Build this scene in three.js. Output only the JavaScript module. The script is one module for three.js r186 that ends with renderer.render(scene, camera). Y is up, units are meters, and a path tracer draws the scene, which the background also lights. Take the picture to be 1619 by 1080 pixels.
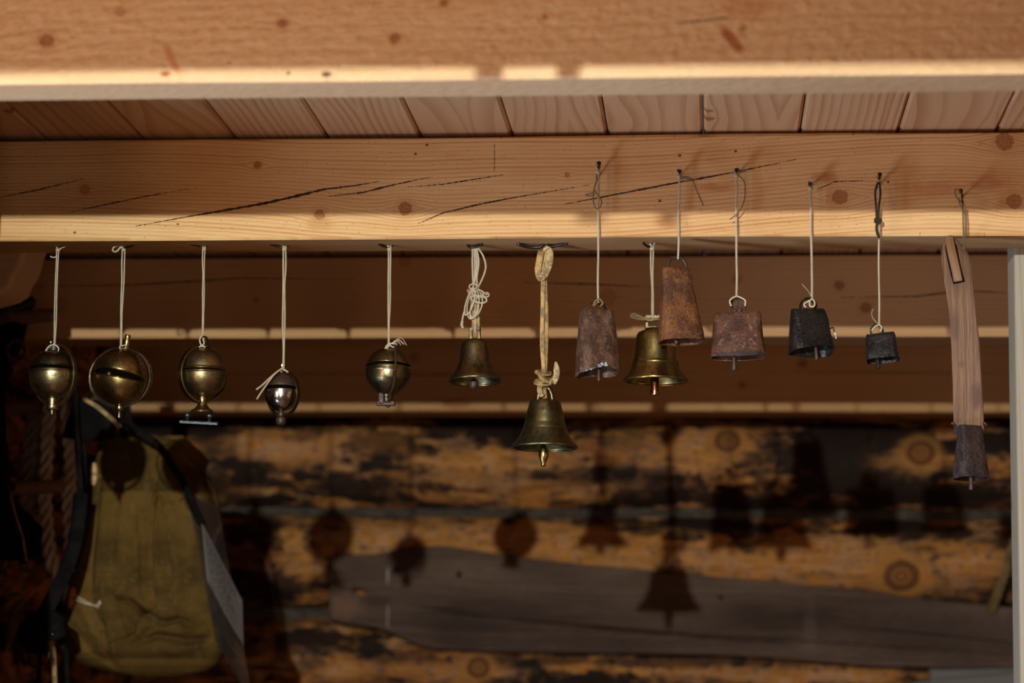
import * as THREE from 'three';
import { mergeGeometries, toCreasedNormals } from 'three/addons/utils/BufferGeometryUtils.js';
import { RoundedBoxGeometry } from 'three/addons/geometries/RoundedBoxGeometry.js';

// ---------------------------------------------------------------- camera
const W = 1619, H = 1080, F = 3823, VX = 1122, VY = 970, CY = 1.55;
const scene = new THREE.Scene();
const camera = new THREE.PerspectiveCamera(2 * Math.atan(H / 2 / F) * 180 / Math.PI, W / H, 0.05, 60);
camera.position.set(0, CY, 0);
camera.rotation.order = 'YXZ';
camera.rotation.set(0.11131, 0.0820, 0.0085);
camera.focus = 3.86; camera.userData.fStop = 3.2;
camera.updateMatrixWorld(true);
scene.add(camera);
const renderer = new THREE.WebGLRenderer({ antialias: true });
renderer.toneMapping = THREE.LinearToneMapping;
renderer.toneMappingExposure = 1.0;
renderer.shadowMap.enabled = true;

// ---------------------------------------------------------------- light
scene.background = new THREE.Color(0.03, 0.035, 0.045);
const LAMP = new THREE.Vector3(-0.547, CY + 0.71, 0.21);
const spot = new THREE.SpotLight(new THREE.Color(0.91, 1.07, 1.10), 50, 0, 0.46, 0.4, 2);
spot.position.copy(LAMP); spot.target.position.set(-0.3, CY + 0.30, -4.6);
spot.castShadow = true; spot.shadow.radius = 0.9; spot.shadow.mapSize.set(2048, 2048);
scene.add(spot, spot.target);
function daylight(name, x, y, z, w, h, tx, ty, tz, rgb, k) {
  const l = new THREE.RectAreaLight(new THREE.Color(...rgb), k, w, h);
  l.name = name; l.position.set(x, y, z); l.lookAt(tx, ty, tz); scene.add(l); return l;
}
// daylight: main window in the left wall, low one beside it, a small one in the right wall, two behind the camera
daylight('window_light', -1.47, CY + 0.02, -1.75, 0.80, 0.80, 0, CY + 0.02, -1.75, [1.0, 0.73, 0.51], 9.6);
daylight('window_light', -1.47, CY - 0.82, -2.72, 0.60, 0.50, 0, CY - 0.60, -2.72, [0.66, 0.92, 1.34], 40);
daylight('window_light', 1.55, CY + 0.02, -2.75, 0.80, 0.80, 0, CY + 0.1, -2.75, [1.0, 0.55, 0.30], 1.2);
daylight('window_light', -0.28, CY - 0.78, 1.44, 0.64, 1.06, -0.28, CY - 0.78, 0, [1.0, 0.93, 0.84], 6);
daylight('window_light', 0.95, CY - 0.4, 1.44, 0.60, 0.80, 0.95, CY - 0.4, 0, [1.0, 0.92, 0.80], 3);

// ---------------------------------------------------------------- helpers
const V3 = (x, y, z) => new THREE.Vector3(x, y, z);
function at(px, py, Z) {                      // photograph pixel -> world point on the plane z = -Z
  const d = V3((px - W / 2) / F, -(py - H / 2) / F, -1).applyQuaternion(camera.quaternion);
  return d.multiplyScalar(-Z / d.z).add(camera.position);
}
function toPx(v) {
  const q = v.clone().sub(camera.position).applyQuaternion(camera.quaternion.clone().invert());
  return [W / 2 - F * q.x / q.z, H / 2 + F * q.y / q.z];
}
let sd = 12345;
const rnd = () => { sd = (sd * 1664525 + 1013904223) >>> 0; return sd / 4294967296; };
const rr = (a, b) => a + (b - a) * rnd();
function hash(i, j, s) {
  let h = Math.imul(i, 374761393) ^ Math.imul(j, 668265263) ^ Math.imul(s, 2147483647 ^ 0x5bd1e995);
  h = Math.imul(h ^ (h >>> 13), 1274126177); h ^= h >>> 16;
  return (h >>> 0) / 4294967296;
}
function vn(x, y, s = 0) {
  const i = Math.floor(x), j = Math.floor(y); let a = x - i, b = y - j;
  a = a * a * (3 - 2 * a); b = b * b * (3 - 2 * b);
  const p = hash(i, j, s), q = hash(i + 1, j, s), r = hash(i, j + 1, s), t = hash(i + 1, j + 1, s);
  return p + (q - p) * a + (r - p) * b + (p - q - r + t) * a * b;
}
const fbm = (x, y, s, o = 4) => { let v = 0, k = 0.5, n = 0; for (let i = 0; i < o; i++) { v += k * vn(x, y, s + i * 17); n += k; x = x * 2.03 + 5.1; y = y * 2.03 + 3.7; k *= 0.5; } return v / n; };
const sm = (a, b, x) => { const t = Math.min(1, Math.max(0, (x - a) / (b - a))); return t * t * (3 - 2 * t); };
const mix = (a, b, t) => [a[0] + (b[0] - a[0]) * t, a[1] + (b[1] - a[1]) * t, a[2] + (b[2] - a[2]) * t];
const cl = (x) => Math.max(0, Math.min(255, x));
function tex(data, w, h, srgb) {
  const t = new THREE.DataTexture(data, w, h, THREE.RGBAFormat);
  t.magFilter = THREE.LinearFilter; t.minFilter = THREE.LinearMipmapLinearFilter; t.generateMipmaps = true;
  t.wrapS = THREE.MirroredRepeatWrapping; t.wrapT = THREE.RepeatWrapping;
  if (srgb) t.colorSpace = THREE.SRGBColorSpace;
  t.needsUpdate = true; return t;
}
// fn(x, y) in metres -> [r, g, b, bump 0..1, rough 0..1]
function paint(w, h, lx, ly, fn) {
  const c = new Uint8Array(w * h * 4), b = new Uint8Array(w * h * 4);
  for (let j = 0; j < h; j++) for (let i = 0; i < w; i++) {
    const o = (j * w + i) * 4, v = fn((i + 0.5) / w * lx, (j + 0.5) / h * ly);
    c[o] = cl(v[0]); c[o + 1] = cl(v[1]); c[o + 2] = cl(v[2]); c[o + 3] = 255;
    b[o] = cl(v[3] * 255); b[o + 1] = cl((v[4] ?? 1) * 255); b[o + 2] = 255; b[o + 3] = 255;
  }
  return { map: tex(c, w, h, true), bump: tex(b, w, h, false) };
}
function stdMat(p, o = {}) {
  return new THREE.MeshPhysicalMaterial({ map: p.map, bumpMap: p.bump, roughnessMap: o.useRough ? p.bump : null, bumpScale: 0.002, roughness: 0.8, metalness: 0, ...(() => { const q = { ...o }; delete q.useRough; return q; })() });
}
function mesh(name, geo, mat, parent, label) {
  const m = new THREE.Mesh(geo, mat); m.name = name; m.castShadow = m.receiveShadow = true;
  if (label) m.userData.label = label;
  if (parent) parent.add(m);
  return m;
}
const used = {};
function numbered(n) { const k = used[n] = (used[n] ?? -1) + 1; return k ? `${n}_${String(k).padStart(3, '0')}` : n; }
function thing(name, label, category, pos = V3(0, 0, 0), group) {
  const g = new THREE.Group(); g.name = numbered(name); g.position.copy(pos);
  g.userData = { label, category }; if (group) g.userData.group = group;
  scene.add(g); return g;
}
function structure(name) { const g = new THREE.Group(); g.name = name; g.userData = { kind: 'structure' }; scene.add(g); return g; }
// parallel-transport frames along a smooth curve through pts
function framesOf(pts, n, closed = false, up = null) {
  const c = new THREE.CatmullRomCurve3(pts, closed, 'centripetal'), P = [], T = [], N = [], B = [];
  for (let i = 0; i <= n; i++) { P.push(c.getPointAt(i / n)); T.push(c.getTangentAt(i / n)); }
  let nn = up ? up.clone() : Math.abs(T[0].y) > 0.9 ? V3(1, 0, 0) : V3(0, 1, 0);
  for (let i = 0; i <= n; i++) {
    if (up) nn = up.clone();
    nn.addScaledVector(T[i], -nn.dot(T[i])).normalize();
    N.push(nn.clone()); B.push(V3(0, 0, 0).crossVectors(T[i], nn).normalize());
  }
  return { P, T, N, B, n, closed };
}
// profile: closed list of [a, b] along N and B
function sweep(fr, prof, { scale = () => 1, twist = () => 0, caps = true, len = 1 } = {}) {
  const pos = [], uv = [], idx = [], m = prof.length, n = fr.n;
  for (let i = 0; i <= n; i++) {
    const s = scale(i / n), w = twist(i / n), cw = Math.cos(w), sw = Math.sin(w), [sa, sb] = Array.isArray(s) ? s : [s, s];
    for (let k = 0; k <= m; k++) {
      const q = prof[k % m], a = (q[0] * cw * sa - q[1] * sw * sb), b = (q[0] * sw * sa + q[1] * cw * sb);
      const p = fr.P[i].clone().addScaledVector(fr.N[i], a).addScaledVector(fr.B[i], b);
      pos.push(p.x, p.y, p.z); uv.push(i / n * len, k / m);
    }
  }
  for (let i = 0; i < n; i++) for (let k = 0; k < m; k++) { const a = i * (m + 1) + k, b = a + m + 1; idx.push(a, b, a + 1, a + 1, b, b + 1); }
  if (caps && !fr.closed) for (const i of [0, n]) {
    const c = pos.length / 3; pos.push(fr.P[i].x, fr.P[i].y, fr.P[i].z); uv.push(i / n * len, 0.5);
    for (let k = 0; k < m; k++) { const a = i * (m + 1) + k; i ? idx.push(a, c, a + 1) : idx.push(a, a + 1, c); }
  }
  const g = new THREE.BufferGeometry();
  g.setAttribute('position', new THREE.Float32BufferAttribute(pos, 3)); g.setAttribute('uv', new THREE.Float32BufferAttribute(uv, 2)); g.setIndex(idx);
  g.computeVertexNormals(); fixWind(g); return g;
}
function fixWind(g) {   // make the winding face outwards (signed volume)
  const p = g.attributes.position.array, ix = g.index.array; let v = 0;
  for (let i = 0; i < ix.length; i += 3) {
    const a = ix[i] * 3, b = ix[i + 1] * 3, c = ix[i + 2] * 3;
    v += p[a] * (p[b + 1] * p[c + 2] - p[b + 2] * p[c + 1]) - p[a + 1] * (p[b] * p[c + 2] - p[b + 2] * p[c]) + p[a + 2] * (p[b] * p[c + 1] - p[b + 1] * p[c]);
  }
  if (v < 0) { for (let i = 0; i < ix.length; i += 3) { const t = ix[i]; ix[i] = ix[i + 1]; ix[i + 1] = t; } g.computeVertexNormals(); }
  return g;
}
const ring = (r, m = 8, q = 1) => Array.from({ length: m }, (_, k) => [r * Math.cos(k / m * 2 * Math.PI), r * q * Math.sin(k / m * 2 * Math.PI)]);
const flat = (a, b, c = 0.25) => { const e = Math.min(a, b) * c; return [[-a, -b + e], [-a + e, -b], [a - e, -b], [a, -b + e], [a, b - e], [a - e, b], [-a + e, b], [-a, b - e]]; };
const tube = (pts, r, n = 24, m = 8, closed = false, o = {}) => sweep(framesOf(pts, n, closed), ring(r, m), o);
// a twisted cord of k strands
function twine(pts, r, { k = 2, pitch = 0.006, m = 6, seg = null, fuzz = 0 } = {}) {
  const c = new THREE.CatmullRomCurve3(pts, false, 'centripetal'), L = c.getLength(), n = seg ?? Math.max(10, Math.ceil(L / pitch * 8)), fr = framesOf(pts, n), out = [];
  for (let s = 0; s < k; s++) {
    const P = fr.P.map((p, i) => { const w = i / n * L / pitch * 2 * Math.PI + s / k * 2 * Math.PI, q = r * (k === 2 ? 0.5 : 0.58) * (1 + fuzz * (vn(i * 0.7, s * 9, 5) - 0.5)); return p.clone().addScaledVector(fr.N[i], q * Math.cos(w)).addScaledVector(fr.B[i], q * Math.sin(w)); });
    out.push(sweep({ ...fr, P }, ring(r * (k === 2 ? 0.55 : 0.46), m)));
  }
  return mergeGeometries(out);
}
const lathe = (pts, seg = 64) => new THREE.LatheGeometry(pts.map(([r, y]) => new THREE.Vector2(Math.max(r, 1e-5), y)), seg);
const place = (g, x, y, z, rx = 0, ry = 0, rz = 0) => { g.applyMatrix4(new THREE.Matrix4().makeRotationFromEuler(new THREE.Euler(rx, ry, rz))); return g.translate(x, y, z); };
const merge = (...g) => mergeGeometries(g.flat().map((x) => { const y = x.index ? x.toNonIndexed() : x; for (const k of Object.keys(y.attributes)) if (!['position', 'normal', 'uv'].includes(k)) y.deleteAttribute(k); return y; }));

// ---------------------------------------------------------------- wood
function segDist(x, y, a, b) { const dx = b[0] - a[0], dy = b[1] - a[1], t = Math.max(0, Math.min(1, ((x - a[0]) * dx + (y - a[1]) * dy) / (dx * dx + dy * dy))); return [Math.hypot(x - a[0] - t * dx, y - a[1] - t * dy), t]; }
function wood({ w = 1024, h = 512, lx = 1, ly = 0.5, seed = 1, c1 = [214, 168, 120], c2 = [184, 126, 82], pitch = 0.006, warp = 0.02, ringAmt = 0.45, fine = 0.22, blotch = 0.35, knots = [], cracks = [], stains = [], saw = 0, specks = 0 }) {
  for (const c of cracks) { c.lo = [Math.min(...c.p.map((q) => q[0])) - 0.02, Math.min(...c.p.map((q) => q[1])) - 0.02]; c.hi = [Math.max(...c.p.map((q) => q[0])) + 0.02, Math.max(...c.p.map((q) => q[1])) + 0.02]; }
  return paint(w, h, lx, ly, (x, y) => {
    let yy = y + warp * (fbm(x * 1.3, y * 3, seed, 3) - 0.5) * 2, kd = 9, kk = null;
    for (const k of knots) {
      const dx = x - k.x, dy = y - k.y; if (Math.abs(dx) > k.r * 9) continue;
      const e = Math.exp(-(dx * dx) / (k.r * k.r * 9) - (dy * dy) / (k.r * k.r * 5));
      yy += Math.sign(dy || 1) * -k.r * 1.1 * e * (k.amt ?? 1);
      const d = Math.hypot(dx / (k.sx ?? 1), dy) / k.r * (1 + 0.25 * (vn(x * 300, y * 300, seed + 3) - 0.5));
      if (d < kd) { kd = d; kk = k; }
    }
    const ph = yy / pitch + 1.5 * vn(x * 0.6, y * 9, seed + 8), g = ph - Math.floor(ph);
    const wid = 0.35 + 0.5 * hash(Math.floor(ph), 3, seed);
    const late = sm(1 - wid, 0.93, g) * (1 - sm(0.93, 1, g)) * (0.4 + 0.6 * hash(Math.floor(ph), 7, seed));
    const fi = vn(x * 26, y * 1400, seed + 21) * 0.6 + vn(x * 90, y * 2600, seed + 22) * 0.4;
    const bl = fbm(x * 2.6, y * 9, seed + 31, 3);
    let t = ringAmt * late + fine * (fi - 0.35) + blotch * (bl - 0.45);
    let col = mix(c1, c2, Math.max(-0.3, Math.min(1.5, t))), bump = 0.6 - 0.18 * late + 0.12 * (fi - 0.5);
    if (saw) { const s = fbm((x + y * 0.8) * 70, (y - x * 0.5) * 150, seed + 40, 3); bump += saw * (s - 0.5) * 1.3; col = mix(col, [c1[0] * 1.07, c1[1] * 1.05, c1[2] * 1.03], saw * sm(0.55, 0.8, s) * 0.5); }
    if (kk) {
      const dk = kk.c ?? mix(c2, [112, 56, 26], 0.62), hal = kk.h ?? mix(c1, [172, 104, 56], 0.6), am = kk.amt ?? 0.85;
      if (kd < 1) { const rg = 0.5 + 0.5 * Math.sin(kd * 16 + 3 * vn(x * 200, y * 200, seed)); col = mix(col, mix(dk, hal, 0.45 * rg), am * (1 - sm(0.85, 1, kd)) * 0.92); bump -= 0.05; if (kd > 0.8) col = mix(col, [84, 42, 22], 0.4 * am * (1 - Math.abs(kd - 0.9) / 0.1)); }
      col = mix(col, hal, 0.55 * am * (1 - sm(1.0, 2.1, kd)) * (kd >= 1 ? 1 : 0));
    }
    for (const s of stains) { const d = Math.hypot((x - s.x) * (s.ca ?? 1) + (y - s.y) * (s.sa ?? 0), ((y - s.y) * (s.ca ?? 1) - (x - s.x) * (s.sa ?? 0)) * (s.rx / s.ry)) / s.rx; if (d < 1.4) col = mix(col, s.c, s.a * (1 - sm(0.35, 1.25, d + 0.7 * (fbm(x * 55, y * 80, seed + 60, 3) - 0.5)))); }
    for (const c of cracks) {
      if (x < c.lo[0] || x > c.hi[0] || y < c.lo[1] || y > c.hi[1]) continue;
      for (let i = 0; i < c.p.length - 1; i++) {
        const [d0, t0] = segDist(x, y, c.p[i], c.p[i + 1]), f = (i + t0) / (c.p.length - 1), ww = c.w * (0.18 + 0.82 * Math.pow(Math.sin(Math.PI * Math.min(0.98, Math.max(0.02, f))), 1.3)) * (0.7 + 0.6 * vn(x * 240, 3, seed + 5));
        const d = d0 + 0.0009 * (vn(x * 420, y * 420, seed + 6) - 0.5);
        if (d < ww * 2.2) { const a = 1 - sm(ww * 0.35, ww * 1.1, d); col = mix(col, [34, 18, 11], a * 0.93); bump -= a * 0.5; }
      }
    }
    if (specks && hash(Math.floor(x * 900), Math.floor(y * 900), seed + 77) < specks * 0.001) col = mix(col, [60, 36, 24], 0.6);
    return [col[0], col[1], col[2], bump, 0.9];
  });
}

// ---------------------------------------------------------------- ceiling beams
const SLOPE = 0.047;
const ceilH = (Z) => CY + 0.7695 + SLOPE * (3.823 - Z);                        // underside of the boards
function beamGeo(x0, x1, hgt, t, seed, amp = 0.0016) {                           // origin on the front lower edge; front face looks to +z
  const c = 0.0035, prof = [[0, c], [0, hgt - c], [-c, hgt], [-t + c, hgt], [-t, hgt - c], [-t, c], [-t + c, 0], [-c, 0]];   // [z, y]
  const P = 2 * (hgt + t), s = [0, hgt, hgt, hgt + t, hgt + t, 2 * hgt + t, 2 * hgt + t, P], n = 90, pos = [], uv = [], idx = [];
  const rows = [0, 1, 1, 2, 2, 3, 3, 4, 4, 5, 5, 6, 6, 7, 7, 0];                 // sharp chamfers
  const sv = [0, hgt, hgt, hgt, hgt, hgt + t, hgt + t, hgt + t, hgt + t, 2 * hgt + t, 2 * hgt + t, 2 * hgt + t, 2 * hgt + t, P, P, P];
  for (let i = 0; i <= n; i++) {
    const x = x0 + (x1 - x0) * i / n;
    rows.forEach((r, k) => {
      const dz = amp * (fbm(x * 3, r * 1.7, seed, 2) - 0.5) * 2, dy = amp * (fbm(x * 2.3, r * 2.1 + 9, seed + 4, 2) - 0.5) * 2;
      pos.push(x, prof[r][1] + dy, prof[r][0] + dz); uv.push(x, sv[k] / P);
    });
  }
  const m = rows.length;
  for (let i = 0; i < n; i++) for (let k = 0; k < m; k += 2) { const a = i * m + k, b = a + m; idx.push(a, a + 1, b, a + 1, b + 1, b); }
  for (const i of [0, n]) { const q = prof.map((_, k) => i * m + (k === 0 ? 0 : 2 * k - 1)); for (let k = 1; k < 7; k++) i ? idx.push(q[0], q[k], q[k + 1]) : idx.push(q[0], q[k + 1], q[k]); }
  const g = new THREE.BufferGeometry();
  g.setAttribute('position', new THREE.Float32BufferAttribute(pos, 3)); g.setAttribute('uv', new THREE.Float32BufferAttribute(uv, 2)); g.setIndex(idx);
  g.computeVertexNormals(); return fixWind(g);
}
const BEAMS = {};
function beam(key, { Z, t, py, label, wd = {}, knots = [], cracks = [], stains = [], rz = 0, h = null, bx = null }) {
  const y0 = h ?? at(810, py, Z).y, hgt = ceilH(Z + t) - y0 - 0.001, P = 2 * (hgt + t);
  const xl = at(-30, 500, Z).x, xr = at(1650, 500, Z).x, lx = xr - xl;
  const g = thing('ceiling_beam', label, 'beam', V3(0, y0, -Z));
  g.rotation.z = rz; g.updateMatrixWorld(true);
  const toT = (q) => { const p = g.worldToLocal(at(q[0], q[1], Z)); return [p.x - xl, p.y]; }, k = Z / F;
  const big = wd.w ?? 2048, mat = stdMat(wood({
    w: big, h: wd.h ?? 768, lx, ly: P, ...wd,
    knots: knots.map(([a, b, r, o]) => { const q = toT([a, b]); return { x: q[0], y: q[1], r: r * k, ...o }; }),
    cracks: cracks.map(([w, ...p]) => ({ w: w * k * 0.5, p: p.map(toT) })),
    stains: stains.map(([a, b, rx, ry, c, al, ang = 0]) => { const q = toT([a, b]); return { x: q[0], y: q[1], rx: rx * k, ry: ry * k, c, a: al, ca: Math.cos(ang), sa: Math.sin(ang) }; }),
  }), { bumpScale: wd.bumpScale ?? 0.0012, roughness: 0.78, specularIntensity: 0.35 });
  mat.map.repeat.set(1 / lx, 1); mat.map.offset.set(-xl / lx, 0); mat.bumpMap.repeat.copy(mat.map.repeat); mat.bumpMap.offset.copy(mat.map.offset);
  mesh('beam_timber', beamGeo(bx?.[0] ?? -1.62, bx?.[1] ?? 1.72, hgt, t, Math.round(Z * 100)), mat, g);
  BEAMS[key] = { g, Z, t, y0, hgt }; return g;
}
const PINE = { c1: [216, 168, 118], c2: [182, 122, 76] };
beam('N', { Z: 1.88, t: 0.12, h: CY + 0.6795, label: 'pale pine ceiling beam nearest the lamp, above the top edge of the picture', wd: { w: 512, h: 256, seed: 3, ...PINE } });
beam('A', { Z: 2.911, t: 0.105, py: 124, label: 'rough-sawn pale pine ceiling beam nearest the viewer, with no bells on it', rz: 0.0006,
  wd: { seed: 11, c1: [210, 170, 126], c2: [176, 122, 74], pitch: 0.016, ringAmt: 0.25, fine: 0.2, blotch: 0.5, saw: 0.6, bumpScale: 0.003 },
  knots: [[74, 66, 13, { sx: 1 }], [446, 38, 9], [624, 63, 9], [862, 27, 4], [702, 4, 7], [190, 18, 9, { amt: 0.5 }], [1175, 45, 6, { amt: 0.6 }]],
  cracks: [[2.4, [1058, 38], [1110, 33], [1165, 26]]],
  stains: [[1158, 66, 34, 9, [150, 76, 40], 0.75, -0.95 + Math.PI], [272, 98, 38, 8, [176, 104, 52], 0.6, -1.15 + Math.PI], [262, 122, 11, 6, [140, 72, 34], 0.8], [516, 122, 9, 5, [70, 44, 34], 0.9], [456, 120, 4, 4, [80, 44, 30], 0.9], [362, 103, 6, 2, [96, 70, 50], 0.8], [1180, 10, 60, 22, [180, 110, 66], 0.35], [1440, 153, 15, 4, [120, 84, 70], 0.0]] });
beam('B', { Z: 3.823, t: 0.133, py: 376, label: 'checked and knotty pine ceiling beam that the row of bells hangs from', rz: 0.0018,
  wd: { w: 2048, h: 1024, seed: 23, c1: [208, 161, 108], c2: [160, 99, 53], pitch: 0.0068, warp: 0.03, ringAmt: 0.55, fine: 0.4, blotch: 0.75, specks: 3 },
  knots: [[407, 259, 6.5], [505, 341, 9], [641, 331, 12], [1328, 312, 13], [1588, 222, 15], [1604, 320, 13], [134, 300, 9, { amt: 0.5 }], [897, 275, 4.5, { amt: 0.7 }], [1075, 243, 2.6, { c: [20, 10, 8] }], [1163, 236, 2.2, { c: [20, 10, 8] }], [675, 226, 2.2, { c: [20, 10, 8] }], [657, 241, 2, { c: [20, 10, 8] }], [1043, 318, 2.4, { c: [20, 10, 8] }], [1404, 288, 2, { c: [20, 10, 8] }], [118, 370, 2, { c: [40, 20, 12] }], [281, 357, 2, { c: [90, 50, 30] }]],
  cracks: [[5, [215, 360], [300, 344], [345, 336], [420, 322], [470, 310], [512, 299], [560, 293], [600, 286]], [3.2, [515, 311], [575, 304], [620, 292], [680, 279]], [2.4, [-20, 316], [60, 300], [132, 282]], [2.2, [108, 337], [150, 328], [230, 311], [298, 299]], [2, [645, 295], [700, 291], [760, 281], [804, 274]], [3, [660, 356], [700, 338], [760, 323], [820, 311], [934, 291]], [3.6, [893, 323], [940, 314], [1060, 290], [1165, 270], [1258, 250]], [1.6, [1292, 300], [1320, 287], [1375, 285]], [2, [975, 203], [976, 214]], [2, [1275, 200], [1276, 210]], [1.2, [782, 225], [782, 276]]],
  stains: [[505, 356, 30, 14, [176, 120, 72], 0.4], [1056, 354, 22, 10, [160, 98, 52], 0.5], [1130, 296, 40, 9, [164, 92, 52], 0.5], [1305, 280, 22, 9, [164, 92, 52], 0.5], [1480, 300, 50, 16, [170, 98, 56], 0.45], [1560, 290, 40, 14, [166, 94, 54], 0.45], [570, 205, 90, 9, [110, 66, 40], 0.5], [200, 208, 200, 8, [130, 80, 50], 0.4]] });
beam('C', { Z: 4.82, t: 0.155, py: 533.5, label: 'planed pine ceiling beam next behind the one with the bells', rz: 0.0012,
  wd: { seed: 37, c1: [192, 142, 94], c2: [158, 102, 60], pitch: 0.009, ringAmt: 0.28, fine: 0.22, blotch: 0.35 },
  knots: [[1327, 450, 8], [1369, 487, 9], [1165, 440, 7, { amt: 0.6 }], [42, 450, 6], [405, 475, 4, { amt: 0.7 }], [960, 470, 16, { amt: 0.35 }], [640, 410, 10, { amt: 0.4 }]],
  cracks: [[2.6, [40, 452], [200, 450], [380, 439], [560, 441]], [2.6, [830, 446], [930, 448], [1040, 453]], [2.8, [1330, 470], [1450, 468], [1520, 459], [1619, 464]]] });
beam('D', { Z: 5.95, t: 0.17, py: 650, label: 'dim pine ceiling beam furthest back, right in front of the log wall', rz: 0.0005,
  wd: { w: 1024, h: 512, seed: 51, c1: [190, 138, 88], c2: [154, 98, 56], pitch: 0.012, ringAmt: 0.25 },
  knots: [[1269, 574, 7], [1174, 609, 5], [655, 563, 8, { amt: 0.6 }], [722, 640, 8, { sx: 3, amt: 0.7 }], [1258, 644, 7, { amt: 0.6 }]], cracks: [[2, [300, 590], [700, 592], [1100, 588]], [2, [1200, 588], [1619, 590]]] });

// ---------------------------------------------------------------- ceiling boards
{
  const ceil = structure('ceiling');
  const variants = [0, 1, 2, 3].map((i) => {
    const m = stdMat(wood({ w: 1024, h: 320, lx: 1.6, ly: 0.16, seed: 70 + i * 9, c1: [204, 157, 114], c2: [162, 104, 62], pitch: [0.02, 0.03, 0.013, 0.024][i], warp: [0.05, 0.09, 0.03, 0.07][i], ringAmt: 0.55, fine: 0.16, blotch: 0.3, knots: [{ x: 0.35 + 0.3 * i, y: 0.05 + 0.02 * i, r: 0.008 }, { x: 1.2, y: 0.11, r: 0.01 }] }), { bumpScale: 0.0008, roughness: 0.7, specularIntensity: 0.4 });
    m.map.repeat.set(1 / 1.6, 1 / 0.16); m.bumpMap.repeat.copy(m.map.repeat); m.map.wrapT = m.bumpMap.wrapT = THREE.MirroredRepeatWrapping; return m;
  });
  const joints = [65, 218, 365, 513, 662, 808, 960, 1112, 1266, 1422, 1579].map((p) => at(p, 201, 3.823).x);
  while (joints[0] > -1.8) joints.unshift(joints[0] - 0.153);
  while (joints[joints.length - 1] < 1.9) joints.push(joints[joints.length - 1] + 0.155);
  const z0 = 1.75, z1 = -6.7, len = Math.hypot(z0 - z1, SLOPE * (z0 - z1));
  for (let i = 0; i < joints.length - 1; i++) {
    const w = joints[i + 1] - joints[i] - 0.0022, b = 0.0045, th = 0.024, s = new THREE.Shape();
    s.moveTo(-w / 2, th); s.lineTo(w / 2, th); s.lineTo(w / 2, b); s.lineTo(w / 2 - b, 0); s.lineTo(-w / 2 + b, 0); s.lineTo(-w / 2, b); s.closePath();
    const g = new THREE.ExtrudeGeometry(s, { depth: len, bevelEnabled: false, steps: 1 });
    const p = g.attributes.position, u = g.attributes.uv, off = rr(0, 1.5);
    for (let k = 0; k < p.count; k++) u.setXY(k, p.getZ(k) + off, p.getX(k) + 0.08 + i * 0.31);
    g.computeVertexNormals();
    const m = mesh('ceiling_board', g, variants[(i * 3 + (i >> 2)) % 4], ceil);
    m.position.set((joints[i] + joints[i + 1]) / 2, ceilH(-z1), z1); m.rotation.x = -Math.atan(SLOPE);
  }
}

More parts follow.
